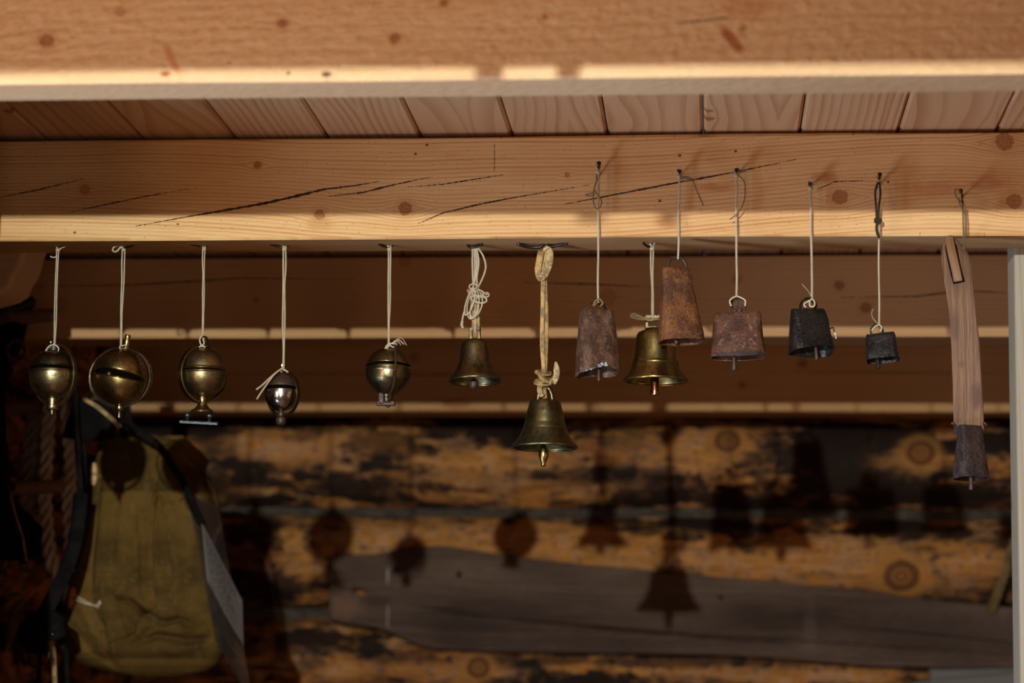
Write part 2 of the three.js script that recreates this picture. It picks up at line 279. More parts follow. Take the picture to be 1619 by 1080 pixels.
// ---------------------------------------------------------------- log walls
const WZ = 6.29;                                                     // front of the back wall's logs
function logTex(seed, lx, { w = 2048, h = 384, ly = 0.42, dark = 0.5, knots = [], light = [], darks = [] } = {}) {
  const YEL = [192, 122, 56], BRN = [130, 74, 36], DRK = [32, 18, 10], PNK = [196, 136, 90], GRY = [92, 70, 56];
  return paint(w, h, lx, ly, (x, y) => {
    const wx = x + 0.03 * (fbm(x * 14, y * 34, seed + 1, 2) - 0.5), wy = y + 0.012 * (fbm(x * 10, y * 20, seed + 2, 3) - 0.5);
    const n1 = fbm(wx * 6, wy * 24, seed, 6), n2 = fbm(wx * 20, wy * 60, seed + 11, 4), n3 = fbm(wx * 3, wy * 10, seed + 23, 4), n4 = fbm(wx * 40, wy * 46, seed + 71, 3);
    const st = vn(x * 22, y * 800, seed + 31);
    let col = mix(BRN, YEL, sm(0.40, 0.60, n3 * 0.55 + n2 * 0.45));
    col = mix(col, PNK, 0.7 * sm(0.52, 0.68, fbm(wx * 9, wy * 26, seed + 47, 5)));
    col = mix(col, GRY, 0.6 * sm(0.56, 0.7, fbm(wx * 18, wy * 44, seed + 53, 4)));
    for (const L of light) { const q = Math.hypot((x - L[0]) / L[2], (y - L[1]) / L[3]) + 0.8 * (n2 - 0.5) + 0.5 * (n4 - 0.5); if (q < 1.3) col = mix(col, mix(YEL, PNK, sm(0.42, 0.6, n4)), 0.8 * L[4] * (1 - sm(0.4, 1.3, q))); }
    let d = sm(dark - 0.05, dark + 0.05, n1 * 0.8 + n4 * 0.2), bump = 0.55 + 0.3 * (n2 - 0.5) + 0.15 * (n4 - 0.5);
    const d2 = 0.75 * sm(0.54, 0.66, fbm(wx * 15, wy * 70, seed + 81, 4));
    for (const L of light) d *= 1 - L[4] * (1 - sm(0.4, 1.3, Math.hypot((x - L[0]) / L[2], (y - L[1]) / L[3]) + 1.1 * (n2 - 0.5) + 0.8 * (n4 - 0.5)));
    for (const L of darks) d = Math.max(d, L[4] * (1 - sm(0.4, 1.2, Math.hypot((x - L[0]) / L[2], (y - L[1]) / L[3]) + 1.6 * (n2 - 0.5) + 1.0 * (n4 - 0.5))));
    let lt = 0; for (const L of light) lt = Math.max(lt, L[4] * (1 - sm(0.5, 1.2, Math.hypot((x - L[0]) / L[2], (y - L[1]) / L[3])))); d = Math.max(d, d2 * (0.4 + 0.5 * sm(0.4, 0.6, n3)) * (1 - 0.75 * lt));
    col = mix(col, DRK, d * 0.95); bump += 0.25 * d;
    col = mix(col, [col[0] * 0.72, col[1] * 0.68, col[2] * 0.62], 0.6 * sm(0.45, 0.8, st));
    if (hash(Math.floor(x * 160), Math.floor(y * 170), seed + 61) < 0.02) col = mix(col, DRK, 0.45);
    for (const k of knots) {
      const q = Math.hypot((x - k[0]) * 0.85, y - k[1]) / k[2] * (1 + 0.2 * (n2 - 0.5));
      if (q < 2.4) { const a = 1 - sm(1.5, 2.4, q); col = mix(col, YEL.map((c) => c * 0.86), a * 0.75); if (q < 1.15) col = mix(col, mix([96, 52, 24], [150, 92, 46], 0.5 + 0.5 * Math.sin(q * 15)), 0.9 * (1 - sm(0.95, 1.15, q))); if (q > 0.85 && q < 1.2) col = mix(col, [70, 38, 18], 0.6); bump = bump * (1 - a) + a * (0.8 - 0.2 * sm(0.8, 1, q)); }
    }
    return [col[0], col[1], col[2], bump, 0.9];
  });
}
// a log lying along its local x; the side that faces +z is the one seen
function logGeo(x0, x1, r, seed, u0, lx, n = 80, m = 28) {
  const pos = [], uv = [], idx = [];
  for (let i = 0; i <= n; i++) for (let k = 0; k <= m; k++) {
    const x = x0 + (x1 - x0) * i / n, a = -Math.PI + k / m * 2 * Math.PI;     // a = 0 faces +z
    const q = r * (1 + 0.035 * (fbm(x * 2.2, Math.cos(a) * 1.4 + 3, seed, 3) - 0.5) * 2 + 0.03 * (fbm(x * 7, a * 1.6, seed + 5, 3) - 0.5) * 2);
    pos.push(x, q * Math.sin(a) * 0.96, q * Math.cos(a)); uv.push((x - u0) / lx, (Math.PI / 2 + (Math.abs(a) <= Math.PI / 2 ? a : Math.sign(a) * Math.PI - a)) / Math.PI);
  }
  for (let i = 0; i < n; i++) for (let k = 0; k < m; k++) { const a = i * (m + 1) + k, b = a + m + 1; idx.push(a, b, a + 1, a + 1, b, b + 1); }
  for (const i of [0, n]) { const c = pos.length / 3; pos.push(i ? x1 : x0, 0, 0); uv.push(0.1, 0.5); for (let k = 0; k < m; k++) { const a = i * (m + 1) + k; i ? idx.push(a, c, a + 1) : idx.push(a, a + 1, c); } }
  const g = new THREE.BufferGeometry();
  g.setAttribute('position', new THREE.Float32BufferAttribute(pos, 3)); g.setAttribute('uv', new THREE.Float32BufferAttribute(uv, 2)); g.setIndex(idx);
  g.computeVertexNormals(); return fixWind(g);
}
const LR = 0.150, LP = 0.2655, LOG0 = CY + 0.391;                        // radius, pitch, axis height of the top log in view
const logAxis = (i) => LOG0 - i * LP;
const plainLog = [0, 1].map((i) => stdMat(logTex(300 + i * 40, 2.6, { w: 1024, h: 256, dark: 0.55 }), { roughness: 0.85, bumpScale: 0.006, specularIntensity: 0.3 }));
{
  const back = structure('wall_back'), lx = 2.7, u0 = -1.85;
  const P = (px, py, i) => { const p = at(px, py, WZ), s = Math.max(-1, Math.min(1, (p.y - logAxis(i)) / LR)); return [p.x - u0, (0.5 + Math.asin(s) / Math.PI) * 0.42]; };
  const K = (i, px, py, r) => [...P(px, py, i), r * WZ / F], E = (i, px, py, rx, ry, a) => [...P(px, py, i), rx * WZ / F, ry * WZ / F * 1.1, a];
  const spec = [
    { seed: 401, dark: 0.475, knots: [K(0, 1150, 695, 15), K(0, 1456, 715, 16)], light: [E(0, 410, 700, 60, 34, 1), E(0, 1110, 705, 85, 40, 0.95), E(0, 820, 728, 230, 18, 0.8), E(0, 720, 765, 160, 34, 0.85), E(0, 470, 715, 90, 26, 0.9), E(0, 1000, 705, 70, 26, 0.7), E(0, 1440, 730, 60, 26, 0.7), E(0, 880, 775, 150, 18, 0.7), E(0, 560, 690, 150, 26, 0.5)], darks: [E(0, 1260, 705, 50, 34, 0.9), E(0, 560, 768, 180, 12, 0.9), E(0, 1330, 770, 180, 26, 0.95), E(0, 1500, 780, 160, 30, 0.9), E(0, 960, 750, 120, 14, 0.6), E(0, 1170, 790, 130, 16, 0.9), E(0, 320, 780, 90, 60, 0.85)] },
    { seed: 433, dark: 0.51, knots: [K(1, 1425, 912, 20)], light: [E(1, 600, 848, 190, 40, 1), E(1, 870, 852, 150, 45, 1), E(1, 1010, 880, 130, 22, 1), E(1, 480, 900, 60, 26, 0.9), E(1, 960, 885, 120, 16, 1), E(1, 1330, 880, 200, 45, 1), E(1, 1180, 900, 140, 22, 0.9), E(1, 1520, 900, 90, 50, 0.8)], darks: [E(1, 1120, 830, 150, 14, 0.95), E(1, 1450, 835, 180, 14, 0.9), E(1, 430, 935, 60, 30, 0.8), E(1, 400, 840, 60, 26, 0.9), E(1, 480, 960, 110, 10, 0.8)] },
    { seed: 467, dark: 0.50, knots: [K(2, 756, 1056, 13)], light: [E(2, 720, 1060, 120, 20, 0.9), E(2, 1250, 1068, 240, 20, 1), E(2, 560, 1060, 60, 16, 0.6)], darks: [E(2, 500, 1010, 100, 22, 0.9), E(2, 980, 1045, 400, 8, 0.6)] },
  ];
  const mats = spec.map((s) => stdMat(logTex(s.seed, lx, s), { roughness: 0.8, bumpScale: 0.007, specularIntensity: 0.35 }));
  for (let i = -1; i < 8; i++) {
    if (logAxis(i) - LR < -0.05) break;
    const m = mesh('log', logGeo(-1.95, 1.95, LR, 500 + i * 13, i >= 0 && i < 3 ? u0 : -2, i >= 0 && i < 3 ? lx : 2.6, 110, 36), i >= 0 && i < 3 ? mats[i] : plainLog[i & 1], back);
    m.position.set(0, logAxis(i), -WZ - LR);
  }
  const moss = stdMat(paint(512, 64, 2, 0.1, (x, y) => { const n = fbm(x * 40, y * 160, 8, 4), c = mix([44, 34, 26], [96, 80, 64], n); return [c[0], c[1], c[2], n, 1]; }), { roughness: 1, bumpScale: 0.004 });
  for (let i = 0; i < 3; i++) {
    const pts = []; for (let x = -1.9; x <= 1.9; x += 0.1) pts.push(V3(x, logAxis(i) - LP / 2 + rr(-0.004, 0.004), -WZ - LR * 0.56 + rr(-0.004, 0.004)));
    mesh('caulking', sweep(framesOf(pts, 160), ring(0.021, 10), { scale: (t) => 0.85 + 0.3 * fbm(t * 60, i, 4, 2), len: 3 }), moss, back);
  }
}
function sideWall(name, x, face, zA, zB, win) {                          // logs along z; win = [zc, yc, w, h] opening
  const wall = structure(name);
  for (let i = -3; i < 8; i++) {
    const y = logAxis(i); if (y - LR < -0.08 || y > ceilH(-3) + 0.1) continue;
    let spans = [[zA, zB]];
    for (const q of win) if (Math.abs(y - q[1]) < q[3] / 2) spans = spans.flatMap(([a, b]) => (q[0] > a && q[0] < b ? [[a, q[0] - q[2] / 2], [q[0] + q[2] / 2, b]] : [[a, b]]));
    for (const [a, b] of spans) {
      const m = mesh('log', logGeo(a, b, LR, 620 + i * 7, -7, 2.6, 60, 24), plainLog[(i + 4) & 1], wall);
      m.position.set(x, y, 0); m.rotation.y = face * Math.PI / 2;
      m.scale.set(face > 0 ? -1 : 1, 1, 1); m.scale.set(1, 1, 1);
      if (face > 0) { m.geometry.dispose(); m.geometry = logGeo(-b, -a, LR, 620 + i * 7, -7, 2.6, 60, 24); }
    }
  }
  return wall;
}
// face +1: looks to +x (left wall), face -1: looks to -x (right wall)
const leftWall = sideWall('wall_left', -1.5 - LR, 1, -6.55, 1.9, [[-1.75, CY + 0.02, 0.86, 0.86], [-2.72, CY - 0.82, 0.64, 0.56]]);
sideWall('wall_right', 1.58 + LR, -1, -6.55, 1.9, [[-2.75, CY + 0.02, 0.86, 0.86]]);
{
  const front = structure('wall_front');
  for (let i = -4; i < 8; i++) {
    const y = logAxis(i); if (y - LR < -0.08 || y > ceilH(-1.6) + 0.1) continue;
    const hit = Math.abs(y - (CY - 0.4)) < 0.45, low = y < CY - 0.1, spans = low ? (hit ? [[-1.9, -0.68], [0.12, 0.63], [1.27, 1.9]] : [[-1.9, -0.68], [0.12, 1.9]]) : hit ? [[-1.9, 0.63], [1.27, 1.9]] : [[-1.9, 1.9]];
    for (const [a, b] of spans) { const m = mesh('log', logGeo(-b, -a, LR, 720 + i * 7, -2, 2.6, 40, 20), plainLog[i & 1], front); m.position.set(0, y, 1.48 + LR); m.rotation.y = Math.PI; }
  }
  const fl = mesh('floor', new THREE.BoxGeometry(3.9, 0.1, 8.4), stdMat(wood({ w: 512, h: 512, lx: 2, ly: 1, seed: 91, c1: [132, 96, 66], c2: [92, 62, 40], pitch: 0.02 }), { roughness: 0.8 }));
  fl.position.set(0, -0.05, -2.4); fl.userData.kind = 'structure'; scene.add(fl);
  const frameM = new THREE.MeshStandardMaterial({ color: new THREE.Color(0.5, 0.42, 0.33), roughness: 0.7 });
  const paneM = new THREE.MeshPhysicalMaterial({ color: 0xffffff, transmission: 1, thickness: 0, roughness: 0.02, ior: 1.5 });
  const win = (n, x, y, z, w, h, ry) => {
    const g = structure('window_' + n); g.position.set(x, y, z); g.rotation.y = ry;
    for (const s of [-1, 1]) { mesh('window_frame', new RoundedBoxGeometry(0.05, h + 0.06, 0.1, 2, 0.006).translate(s * w / 2, 0, 0), frameM, g); mesh('window_frame', new RoundedBoxGeometry(w, 0.05, 0.1, 2, 0.006).translate(0, s * h / 2, 0), frameM, g); }
    mesh('mullion', new RoundedBoxGeometry(0.03, h, 0.05, 2, 0.004), frameM, g);
    for (const s of [-1, 1]) mesh('pane', new THREE.BoxGeometry(w / 2 - 0.04, h - 0.05, 0.004).translate(s * w / 4, 0, 0), paneM, g);
  };
  win(1, 1.80, CY + 0.02, -2.75, 0.84, 0.84, Math.PI / 2); win(2, -1.76, CY + 0.02, -1.75, 0.84, 0.84, Math.PI / 2);
  win(4, -1.76, CY - 0.82, -2.72, 0.62, 0.54, Math.PI / 2);
  win(3, 0.95, CY - 0.4, 1.6, 0.62, 0.86, 0);
  const door = structure('door_1'); door.position.set(-0.28, 0, 1.6);
  for (const q of [-1, 1]) mesh('door_frame', new RoundedBoxGeometry(0.07, 1.42, 0.1, 2, 0.006).translate(q * 0.365, 0.71, 0), frameM, door);
  mesh('door_frame', new RoundedBoxGeometry(0.80, 0.07, 0.1, 2, 0.006).translate(0, 1.39, 0), frameM, door); mesh('door_panel', new RoundedBoxGeometry(0.66, 0.2, 0.05, 2, 0.006).translate(0, 0.11, 0), frameM, door);
  for (const q of [0.52, 0.84, 1.16]) mesh('pane', new THREE.BoxGeometry(0.64, 0.29, 0.004).translate(0, q - 0.12 + 0.02, 0), paneM, door);
  for (const q of [0.24, 0.56, 0.9, 1.22]) mesh('glazing_bar', new RoundedBoxGeometry(0.66, 0.03, 0.05, 2, 0.004).translate(0, q, 0), frameM, door);
}
{ // short cross wall at the left, between the first two beams
  const part = structure('wall_cross');
  for (let i = -2; i < 8; i++) { const y = logAxis(i); if (y - LR < -0.08 || y > ceilH(3.3) - 0.02) continue; const m = mesh('log', logGeo(-0.5, 0, 0.14, 820 + i * 7, -2, 2.6, 20, 24), plainLog[i & 1], part); m.position.set(-1.072 - 0.012 * ((i & 1) * 2), y, -3.30); }
}
// ---------------------------------------------------------------- lamp that throws the bells' shadows
{
  const g = thing('spot_lamp', 'small black spot lamp under the ceiling behind the viewer', 'lamp', LAMP.clone());
  g.lookAt(spot.target.position);
  const blk = new THREE.MeshStandardMaterial({ color: 0x151515, roughness: 0.5, metalness: 0.4, side: THREE.DoubleSide });
  mesh('shade', place(lathe([[0.02, -0.08], [0.035, -0.075], [0.045, -0.03], [0.052, 0.02], [0.050, 0.02], [0.043, -0.03], [0.033, -0.07], [0.02, -0.075]], 32), 0, 0, 0, Math.PI / 2), blk, g);
  mesh('bulb', new THREE.SphereGeometry(0.022, 20, 14), new THREE.MeshStandardMaterial({ color: 0xffffff, emissive: new THREE.Color(1, 0.95, 0.8), emissiveIntensity: 3 }), g);
  g.updateMatrixWorld(true);
  const top = V3(LAMP.x, ceilH(-LAMP.z) + 0.002, LAMP.z + 0.03), a = g.worldToLocal(top.clone()), b = V3(0, 0.045, -0.06);
  mesh('stem', tube([b, b.clone().lerp(a, 0.5), a], 0.007, 8), blk, g);
}
// ---------------------------------------------------------------- materials of the small things
function metalTex(seed, base, spots, amt = 0.5, w = 512, h = 512) {
  return paint(w, h, 1, 1, (x, y) => {
    const n = fbm(x * 7, y * 7, seed, 4), m = fbm(x * 26, y * 26, seed + 9, 3), p = fbm(x * 60, y * 60, seed + 15, 2);
    let t = sm(0.45, 0.75, n * 0.65 + m * 0.35) * amt; let c = mix(base, spots, t); c = mix(c, [c[0] * 0.7, c[1] * 0.68, c[2] * 0.62], 0.7 * sm(0.55, 0.85, p));
    return [c[0], c[1], c[2], 0.5 + 0.3 * (m - 0.5), 0.72 + 0.5 * (t + 0.4 * (n - 0.5))];
  });
}
const GREYM = metalTex(801, [255, 255, 255], [140, 132, 118], 0.75);
const tint = (c) => new THREE.Color().setRGB(c[0] / 255, c[1] / 255, c[2] / 255, THREE.SRGBColorSpace);
const metal = (p, o = {}) => stdMat(p, { metalness: 1, roughness: 0.42, bumpScale: 0.0004, useRough: true, side: THREE.DoubleSide, ...o });
const BRASS = metal(GREYM, { color: tint([160, 138, 98]), roughness: 0.46 });
const BRASSY = metal(GREYM, { color: tint([166, 138, 84]), roughness: 0.40 });
const BRONZE = metal(GREYM, { color: tint([138, 120, 86]), roughness: 0.42 });
const GREENB = metal(metalTex(831, [136, 122, 80], [70, 84, 70], 0.8), { roughness: 0.45 });
const DULLB = metal(GREYM, { color: tint([116, 100, 70]), roughness: 0.48 });
const CHROME = metal(GREYM, { color: tint([196, 190, 184]), roughness: 0.26 });
const ZINC = metal(GREYM, { color: tint([84, 92, 92]), roughness: 0.6 });
const COPPER = metal(GREYM, { color: tint([176, 112, 84]), roughness: 0.34 });
const IRON = metal(GREYM, { color: tint([74, 66, 62]), roughness: 0.55 });
const HOOPW = metal(GREYM, { color: tint([132, 116, 96]), roughness: 0.5 });
const RUSTYIRON = metal(GREYM, { color: tint([72, 48, 34]), roughness: 0.7, metalness: 0.4 });
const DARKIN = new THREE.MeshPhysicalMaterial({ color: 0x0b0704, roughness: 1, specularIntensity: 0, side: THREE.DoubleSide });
function rustTex(seed, a, b, c, fx = 1) {
  return paint(512, 512, 1, 1, (x, y) => {
    const n = fbm(x * 6 * fx, y * 6, seed, 5), m = fbm(x * 30, y * 30, seed + 7, 4), st = fbm(x * 26, y * 4, seed + 13, 3);
    let k = mix(a, b, sm(0.35, 0.68, n)); k = mix(k, c, 0.8 * sm(0.55, 0.78, m * 0.6 + st * 0.4)); k = mix(k, [k[0] * 0.55, k[1] * 0.5, k[2] * 0.48], 0.7 * sm(0.52, 0.75, fbm(x * 70, y * 70, seed + 19, 2)));
    return [k[0], k[1], k[2], 0.5 + 0.6 * (m - 0.5), 0.8 + 0.4 * (m - 0.5)];
  });
}
const rust = (t, o = {}) => stdMat(t, { metalness: 0.1, roughness: 0.8, specularIntensity: 0.45, bumpScale: 0.0012, useRough: true, side: THREE.DoubleSide, ...o });
const RUSTBROWN = rust(rustTex(871, [100, 68, 50], [72, 46, 33], [124, 96, 78], 1.6));
const RUSTORANGE = rust(rustTex(877, [112, 66, 34], [82, 46, 26], [134, 92, 48]));
const RUSTPINK = rust(rustTex(883, [94, 56, 38], [68, 39, 26], [146, 108, 84]));
const BLACKIRON = rust(rustTex(889, [52, 44, 40], [34, 28, 26], [72, 58, 48]), { metalness: 0.55, roughness: 0.55 });
const DARKRUST = rust(rustTex(893, [72, 54, 50], [52, 40, 38], [92, 70, 62]), { metalness: 0.3 });
const twineT = paint(64, 64, 1, 1, (x, y) => { const n = fbm(x * 12, y * 20, 17, 3), c = mix([206, 188, 160], [164, 140, 110], n); return [c[0], c[1], c[2], n, 1]; });
const TWINE = stdMat(twineT, { roughness: 1, bumpScale: 0.0003, specularIntensity: 0.2 });
const TWINEDARK = stdMat(twineT, { color: 0xc4b49a, roughness: 1, specularIntensity: 0.2 });
const GREYL = ((seed) => paint(256, 256, 1, 1, (x, y) => { const n = fbm(x * 9, y * 9, seed, 4), m = fbm(x * 50, y * 50, seed + 5, 3), c = 255 - 105 * sm(0.3, 0.7, n * 0.6 + m * 0.4); return [c, c, c, 0.5 + 0.5 * (m - 0.5), 0.8 + 0.3 * (n - 0.5)]; }))(911);
const THONG = stdMat(GREYL, { color: tint([186, 142, 84]), roughness: 0.75, bumpScale: 0.0006 });
const THONGPALE = stdMat(GREYL, { color: tint([194, 158, 102]), roughness: 0.75, bumpScale: 0.0006 });
const LEATHER = stdMat(GREYL, { color: tint([25, 19, 15]), roughness: 0.9, specularIntensity: 0.2, bumpScale: 0.001, side: THREE.DoubleSide });
const LEATHERRED = stdMat(GREYL, { color: tint([104, 70, 58]), roughness: 0.65, bumpScale: 0.001 });
const BLACKWOOD = stdMat(GREYL, { color: tint([26, 23, 22]), roughness: 0.45, bumpScale: 0.0008 });
const GREYR = paint(128, 128, 1, 1, (x, y) => { const n = fbm(x * 14, y * 40, 921, 4), c = 255 - 90 * sm(0.3, 0.7, n); return [c, c, c, n, 1]; });
const ROPE = stdMat(GREYR, { color: tint([226, 196, 168]), roughness: 1, bumpScale: 0.002, specularIntensity: 0.15 });
const ROPEDARK = stdMat(GREYR, { color: tint([176, 148, 124]), roughness: 1, bumpScale: 0.002, specularIntensity: 0.15 });
const ROPEPALE = stdMat(GREYR, { color: tint([150, 116, 72]), roughness: 1, bumpScale: 0.002, specularIntensity: 0.15 });

const GREYW = wood({ w: 256, h: 256, lx: 1, ly: 1, seed: 140, c1: [255, 250, 240], c2: [176, 160, 140], pitch: 0.2 });
// ---------------------------------------------------------------- nails and hooks in the beam (parts of the beam)
const KB = 3.86 / F;                                                     // metres per photograph pixel where the bells hang
const SG = BEAMS.B.g; SG.updateMatrixWorld(true);
const inB = (v) => SG.worldToLocal(v.clone());
function nailFront(px, py, dx, dy, len = 0.03) {                          // nail driven into the beam's front; returns where the string sits
  const base = at(px + dx, py + dy, 3.822), head = at(px, py, 3.822 - len), b2 = base.clone().add(base.clone().sub(head).multiplyScalar(0.6));
  const g = merge(tube([inB(b2), inB(base), inB(head)], 0.0017, 6, 8), (() => { const d = head.clone().sub(base).normalize(), h = new THREE.CylinderGeometry(0.0036, 0.0032, 0.0016, 12); h.applyQuaternion(new THREE.Quaternion().setFromUnitVectors(V3(0, 1, 0), d)); const q = inB(head); return h.translate(q.x, q.y, q.z); })());
  mesh('nail', g, IRON, SG);
  return base.clone().lerp(head, 0.65);
}
function hookUnder(px, Z, side, r = 0.0019, len = 26, drop = 9) {          // bent nail under the beam: lies flat and points sideways
  const yb = BEAMS.B.y0, top = at(px, 390, Z); top.y = yb + 0.02 + 0.0018 * (top.x + 0.0);
  const a = V3(top.x - side * len * KB * 0.15, yb - 0.004, -Z), b = V3(top.x + side * len * KB * 0.45, yb - drop * KB * 0.5, -Z + 0.004), c = V3(top.x + side * len * KB, yb - drop * KB * 0.15, -Z + 0.012);
  const s = V3(top.x - side * len * KB * 0.2, yb + 0.03, -Z - 0.004);
  mesh('hook', tube([s, a, b, c].map(inB), r, 20, 8), IRON, SG);
  return V3(top.x, yb - drop * KB * 0.28, -Z + 0.002);
}
// the two little iron staples under the beam nearest the lamp
for (const [x, w] of [[-0.352, 0.024], [-0.283, 0.02]]) { const g = BEAMS.N.g, b = new RoundedBoxGeometry(w, 0.034, 0.006, 2, 0.002).translate(x, -0.001, -0.112); mesh('hook', b, IRON, g); }

// ---------------------------------------------------------------- bells
const ZS = 3.885;                                                        // depth of the row on the hooks
const jitter = (pts, a) => pts.map((p, i) => (i === 0 || i === pts.length - 1 ? p : V3(p.x + rr(-a, a), p.y, p.z + rr(-a, a))));
function stringPts(a, b, sag = 0.0008) { const p = []; for (let i = 0; i <= 6; i++) p.push(a.clone().lerp(b, i / 6)); return jitter(p, sag); }
// doubled string from a hook to a bell, tied at the bottom
function cordParts(g, from, to, { r = 0.0017, double = false, mat = TWINE, knot = true, tails = [] } = {}) {
  const L = (v) => g.worldToLocal(v.clone());
  g.updateMatrixWorld(true);
  const geos = [];
  if (double) { const o = 0.0016; for (const s of [-1, 1]) geos.push(twine(stringPts(from.clone().add(V3(s * o * 1.2, 0, 0)), to.clone().add(V3(s * o * 0.4, 0, 0))).map(L), r * 0.75, { pitch: 0.005 })); }
  else geos.push(twine(stringPts(from, to).map(L), r, { pitch: 0.006 }));
  // loop over the hook and knot under it
  const c = L(from), lp = []; for (let i = 0; i <= 10; i++) { const w = i / 10 * Math.PI * 2; lp.push(V3(c.x + 0.0035 * Math.sin(w), c.y + 0.003 + 0.0055 * Math.cos(w), c.z + 0.002 * Math.sin(2 * w))); }
  geos.push(tube(lp, r * 0.7, 24, 6));
  if (knot) for (const k of [from.clone().add(V3(0, -0.006, 0))]) { const q = L(k), kp = []; for (let i = 0; i <= 14; i++) { const w = i / 14 * Math.PI * 4; kp.push(V3(q.x + 0.0026 * Math.cos(w), q.y + (i - 7) * 0.0003, q.z + 0.0026 * Math.sin(w))); } geos.push(tube(kp, r * 0.7, 40, 6)); }
  mesh('cord', merge(geos), mat, g);
  for (const t of tails) mesh('cord_end', twine(t.map(([x, y, Z]) => L(at(x, y, Z))), r * 0.8, { pitch: 0.005 }), mat, g);
}
// egg- or ball-shaped bell shell with a sound slot: w, h in pixels, slot height as a share of h from the centre, tilt of the slot
function slotShell({ w, h, slot = 0.08, gap = 5, span = 1.25, tilt = 0, pw = 1, ridges = [], lobe = null, part = 'all', bow = 0 }) {
  const rx = w / 2 * KB, ry = h / 2 * KB, n = 240, m = 100, pos = [], uv = [], idx = [], g2 = gap / 2 * KB;
  for (let i = 0; i <= n; i++) for (let k = 0; k <= m; k++) {
    const th = i / n * Math.PI, ph = k / m * 2 * Math.PI - Math.PI, y0 = Math.cos(th), s0 = Math.pow(Math.sin(th), pw);
    let y = ry * y0, r = rx * s0;
    if (lobe) r *= lobe(y0);
    for (const [ry0, rw, ra] of ridges) r += ra * KB * Math.exp(-Math.pow((y / KB - ry0) / rw, 2));
    const line = slot * ry * 2 + Math.sin(ph) * r * tilt + bow * KB * (Math.cos(ph) - 0.5), ends = 1 - sm(span * 0.8, span, Math.abs(ph)), hw = g2 * (ends > 0 ? Math.sqrt(Math.max(0, 1 - Math.pow(Math.abs(ph) / span, 2.5))) : 0) + 1e-6;
    const dd = Math.abs(y - line);
    if (ends > 0 && dd < hw * 1.5 && hw > 1e-5) r *= 1 - 0.06 * (1 - sm(hw * 0.9, hw * 1.5, dd));
    pos.push(r * Math.sin(ph), y, r * Math.cos(ph)); uv.push(k / m * 2, i / n);
  }
  for (let i = 0; i < n; i++) for (let k = 0; k < m; k++) { const a = i * (m + 1) + k, b = a + m + 1; idx.push(a, b, a + 1, a + 1, b, b + 1); }
  const g = new THREE.BufferGeometry();
  g.setAttribute('position', new THREE.Float32BufferAttribute(pos, 3)); g.setAttribute('uv', new THREE.Float32BufferAttribute(uv, 2)); g.setIndex(idx); g.computeVertexNormals();
  // split in an upper and a lower half so that each can have its own metal
  const cut = (up) => { const q = g.clone(), ix = [], p = pos; for (let t = 0; t < idx.length; t += 3) { const yy = (p[idx[t] * 3 + 1] + p[idx[t + 1] * 3 + 1] + p[idx[t + 2] * 3 + 1]) / 3, xx = (p[idx[t] * 3] + p[idx[t + 1] * 3]) / 2, zz = (p[idx[t] * 3 + 2] + p[idx[t + 1] * 3 + 2]) / 2, ph = Math.atan2(xx, zz), rr0 = Math.hypot(xx, zz), l = slot * ry * 2 + Math.sin(ph) * rr0 * tilt + bow * KB * (Math.cos(ph) - 0.5); const ee = Math.abs(ph) < span ? g2 * Math.sqrt(Math.max(0, 1 - Math.pow(Math.abs(ph) / span, 2.5))) : 0; if (Math.abs(yy - l) < ee) continue; if ((yy > l) === up) ix.push(idx[t], idx[t + 1], idx[t + 2]); } q.setIndex(ix); return q; };
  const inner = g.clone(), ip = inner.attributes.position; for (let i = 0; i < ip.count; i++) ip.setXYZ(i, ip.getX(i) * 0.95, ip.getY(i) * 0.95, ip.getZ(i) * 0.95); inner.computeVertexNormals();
  return { upper: fixW(cut(true)), lower: fixW(cut(false)), inner };
}
function fixW(g) { g.computeVertexNormals(); return g; }
const lpx = (pts, seg = 48) => lathe(pts.map(([r, y]) => [r * KB, y * KB]), seg);
// flat metal hoop round a bell: ellipse in a vertical plane turned by yaw, semi-axes a (sideways) and b (up), in pixels
function hoop(cx, cy, a, b, yaw, wd, th, { from = 0, to = 2 * Math.PI, round = false, cz = 0 } = {}) {
  const pts = [], n = 40, closed = to - from > 6.28; for (let i = 0; i < n + (closed ? 0 : 1); i++) { const w = from + (to - from) * i / n; pts.push(V3(a * Math.sin(w) * Math.cos(yaw) + cx, b * Math.cos(w) + cy, a * Math.sin(w) * Math.sin(yaw) + cz).multiplyScalar(KB)); }
  const nrm = V3(-Math.sin(yaw), 0, Math.cos(yaw));
  return sweep(framesOf(pts, 80, closed, nrm), round ? ring(th * KB / 2, 8) : flat(wd * KB / 2, th * KB / 2));
}
function jingle(cx, cy, label, Z = ZS) { const g = thing('sleigh_bell', label, 'bell', at(cx, cy, Z)); g.updateMatrixWorld(true); return g; }
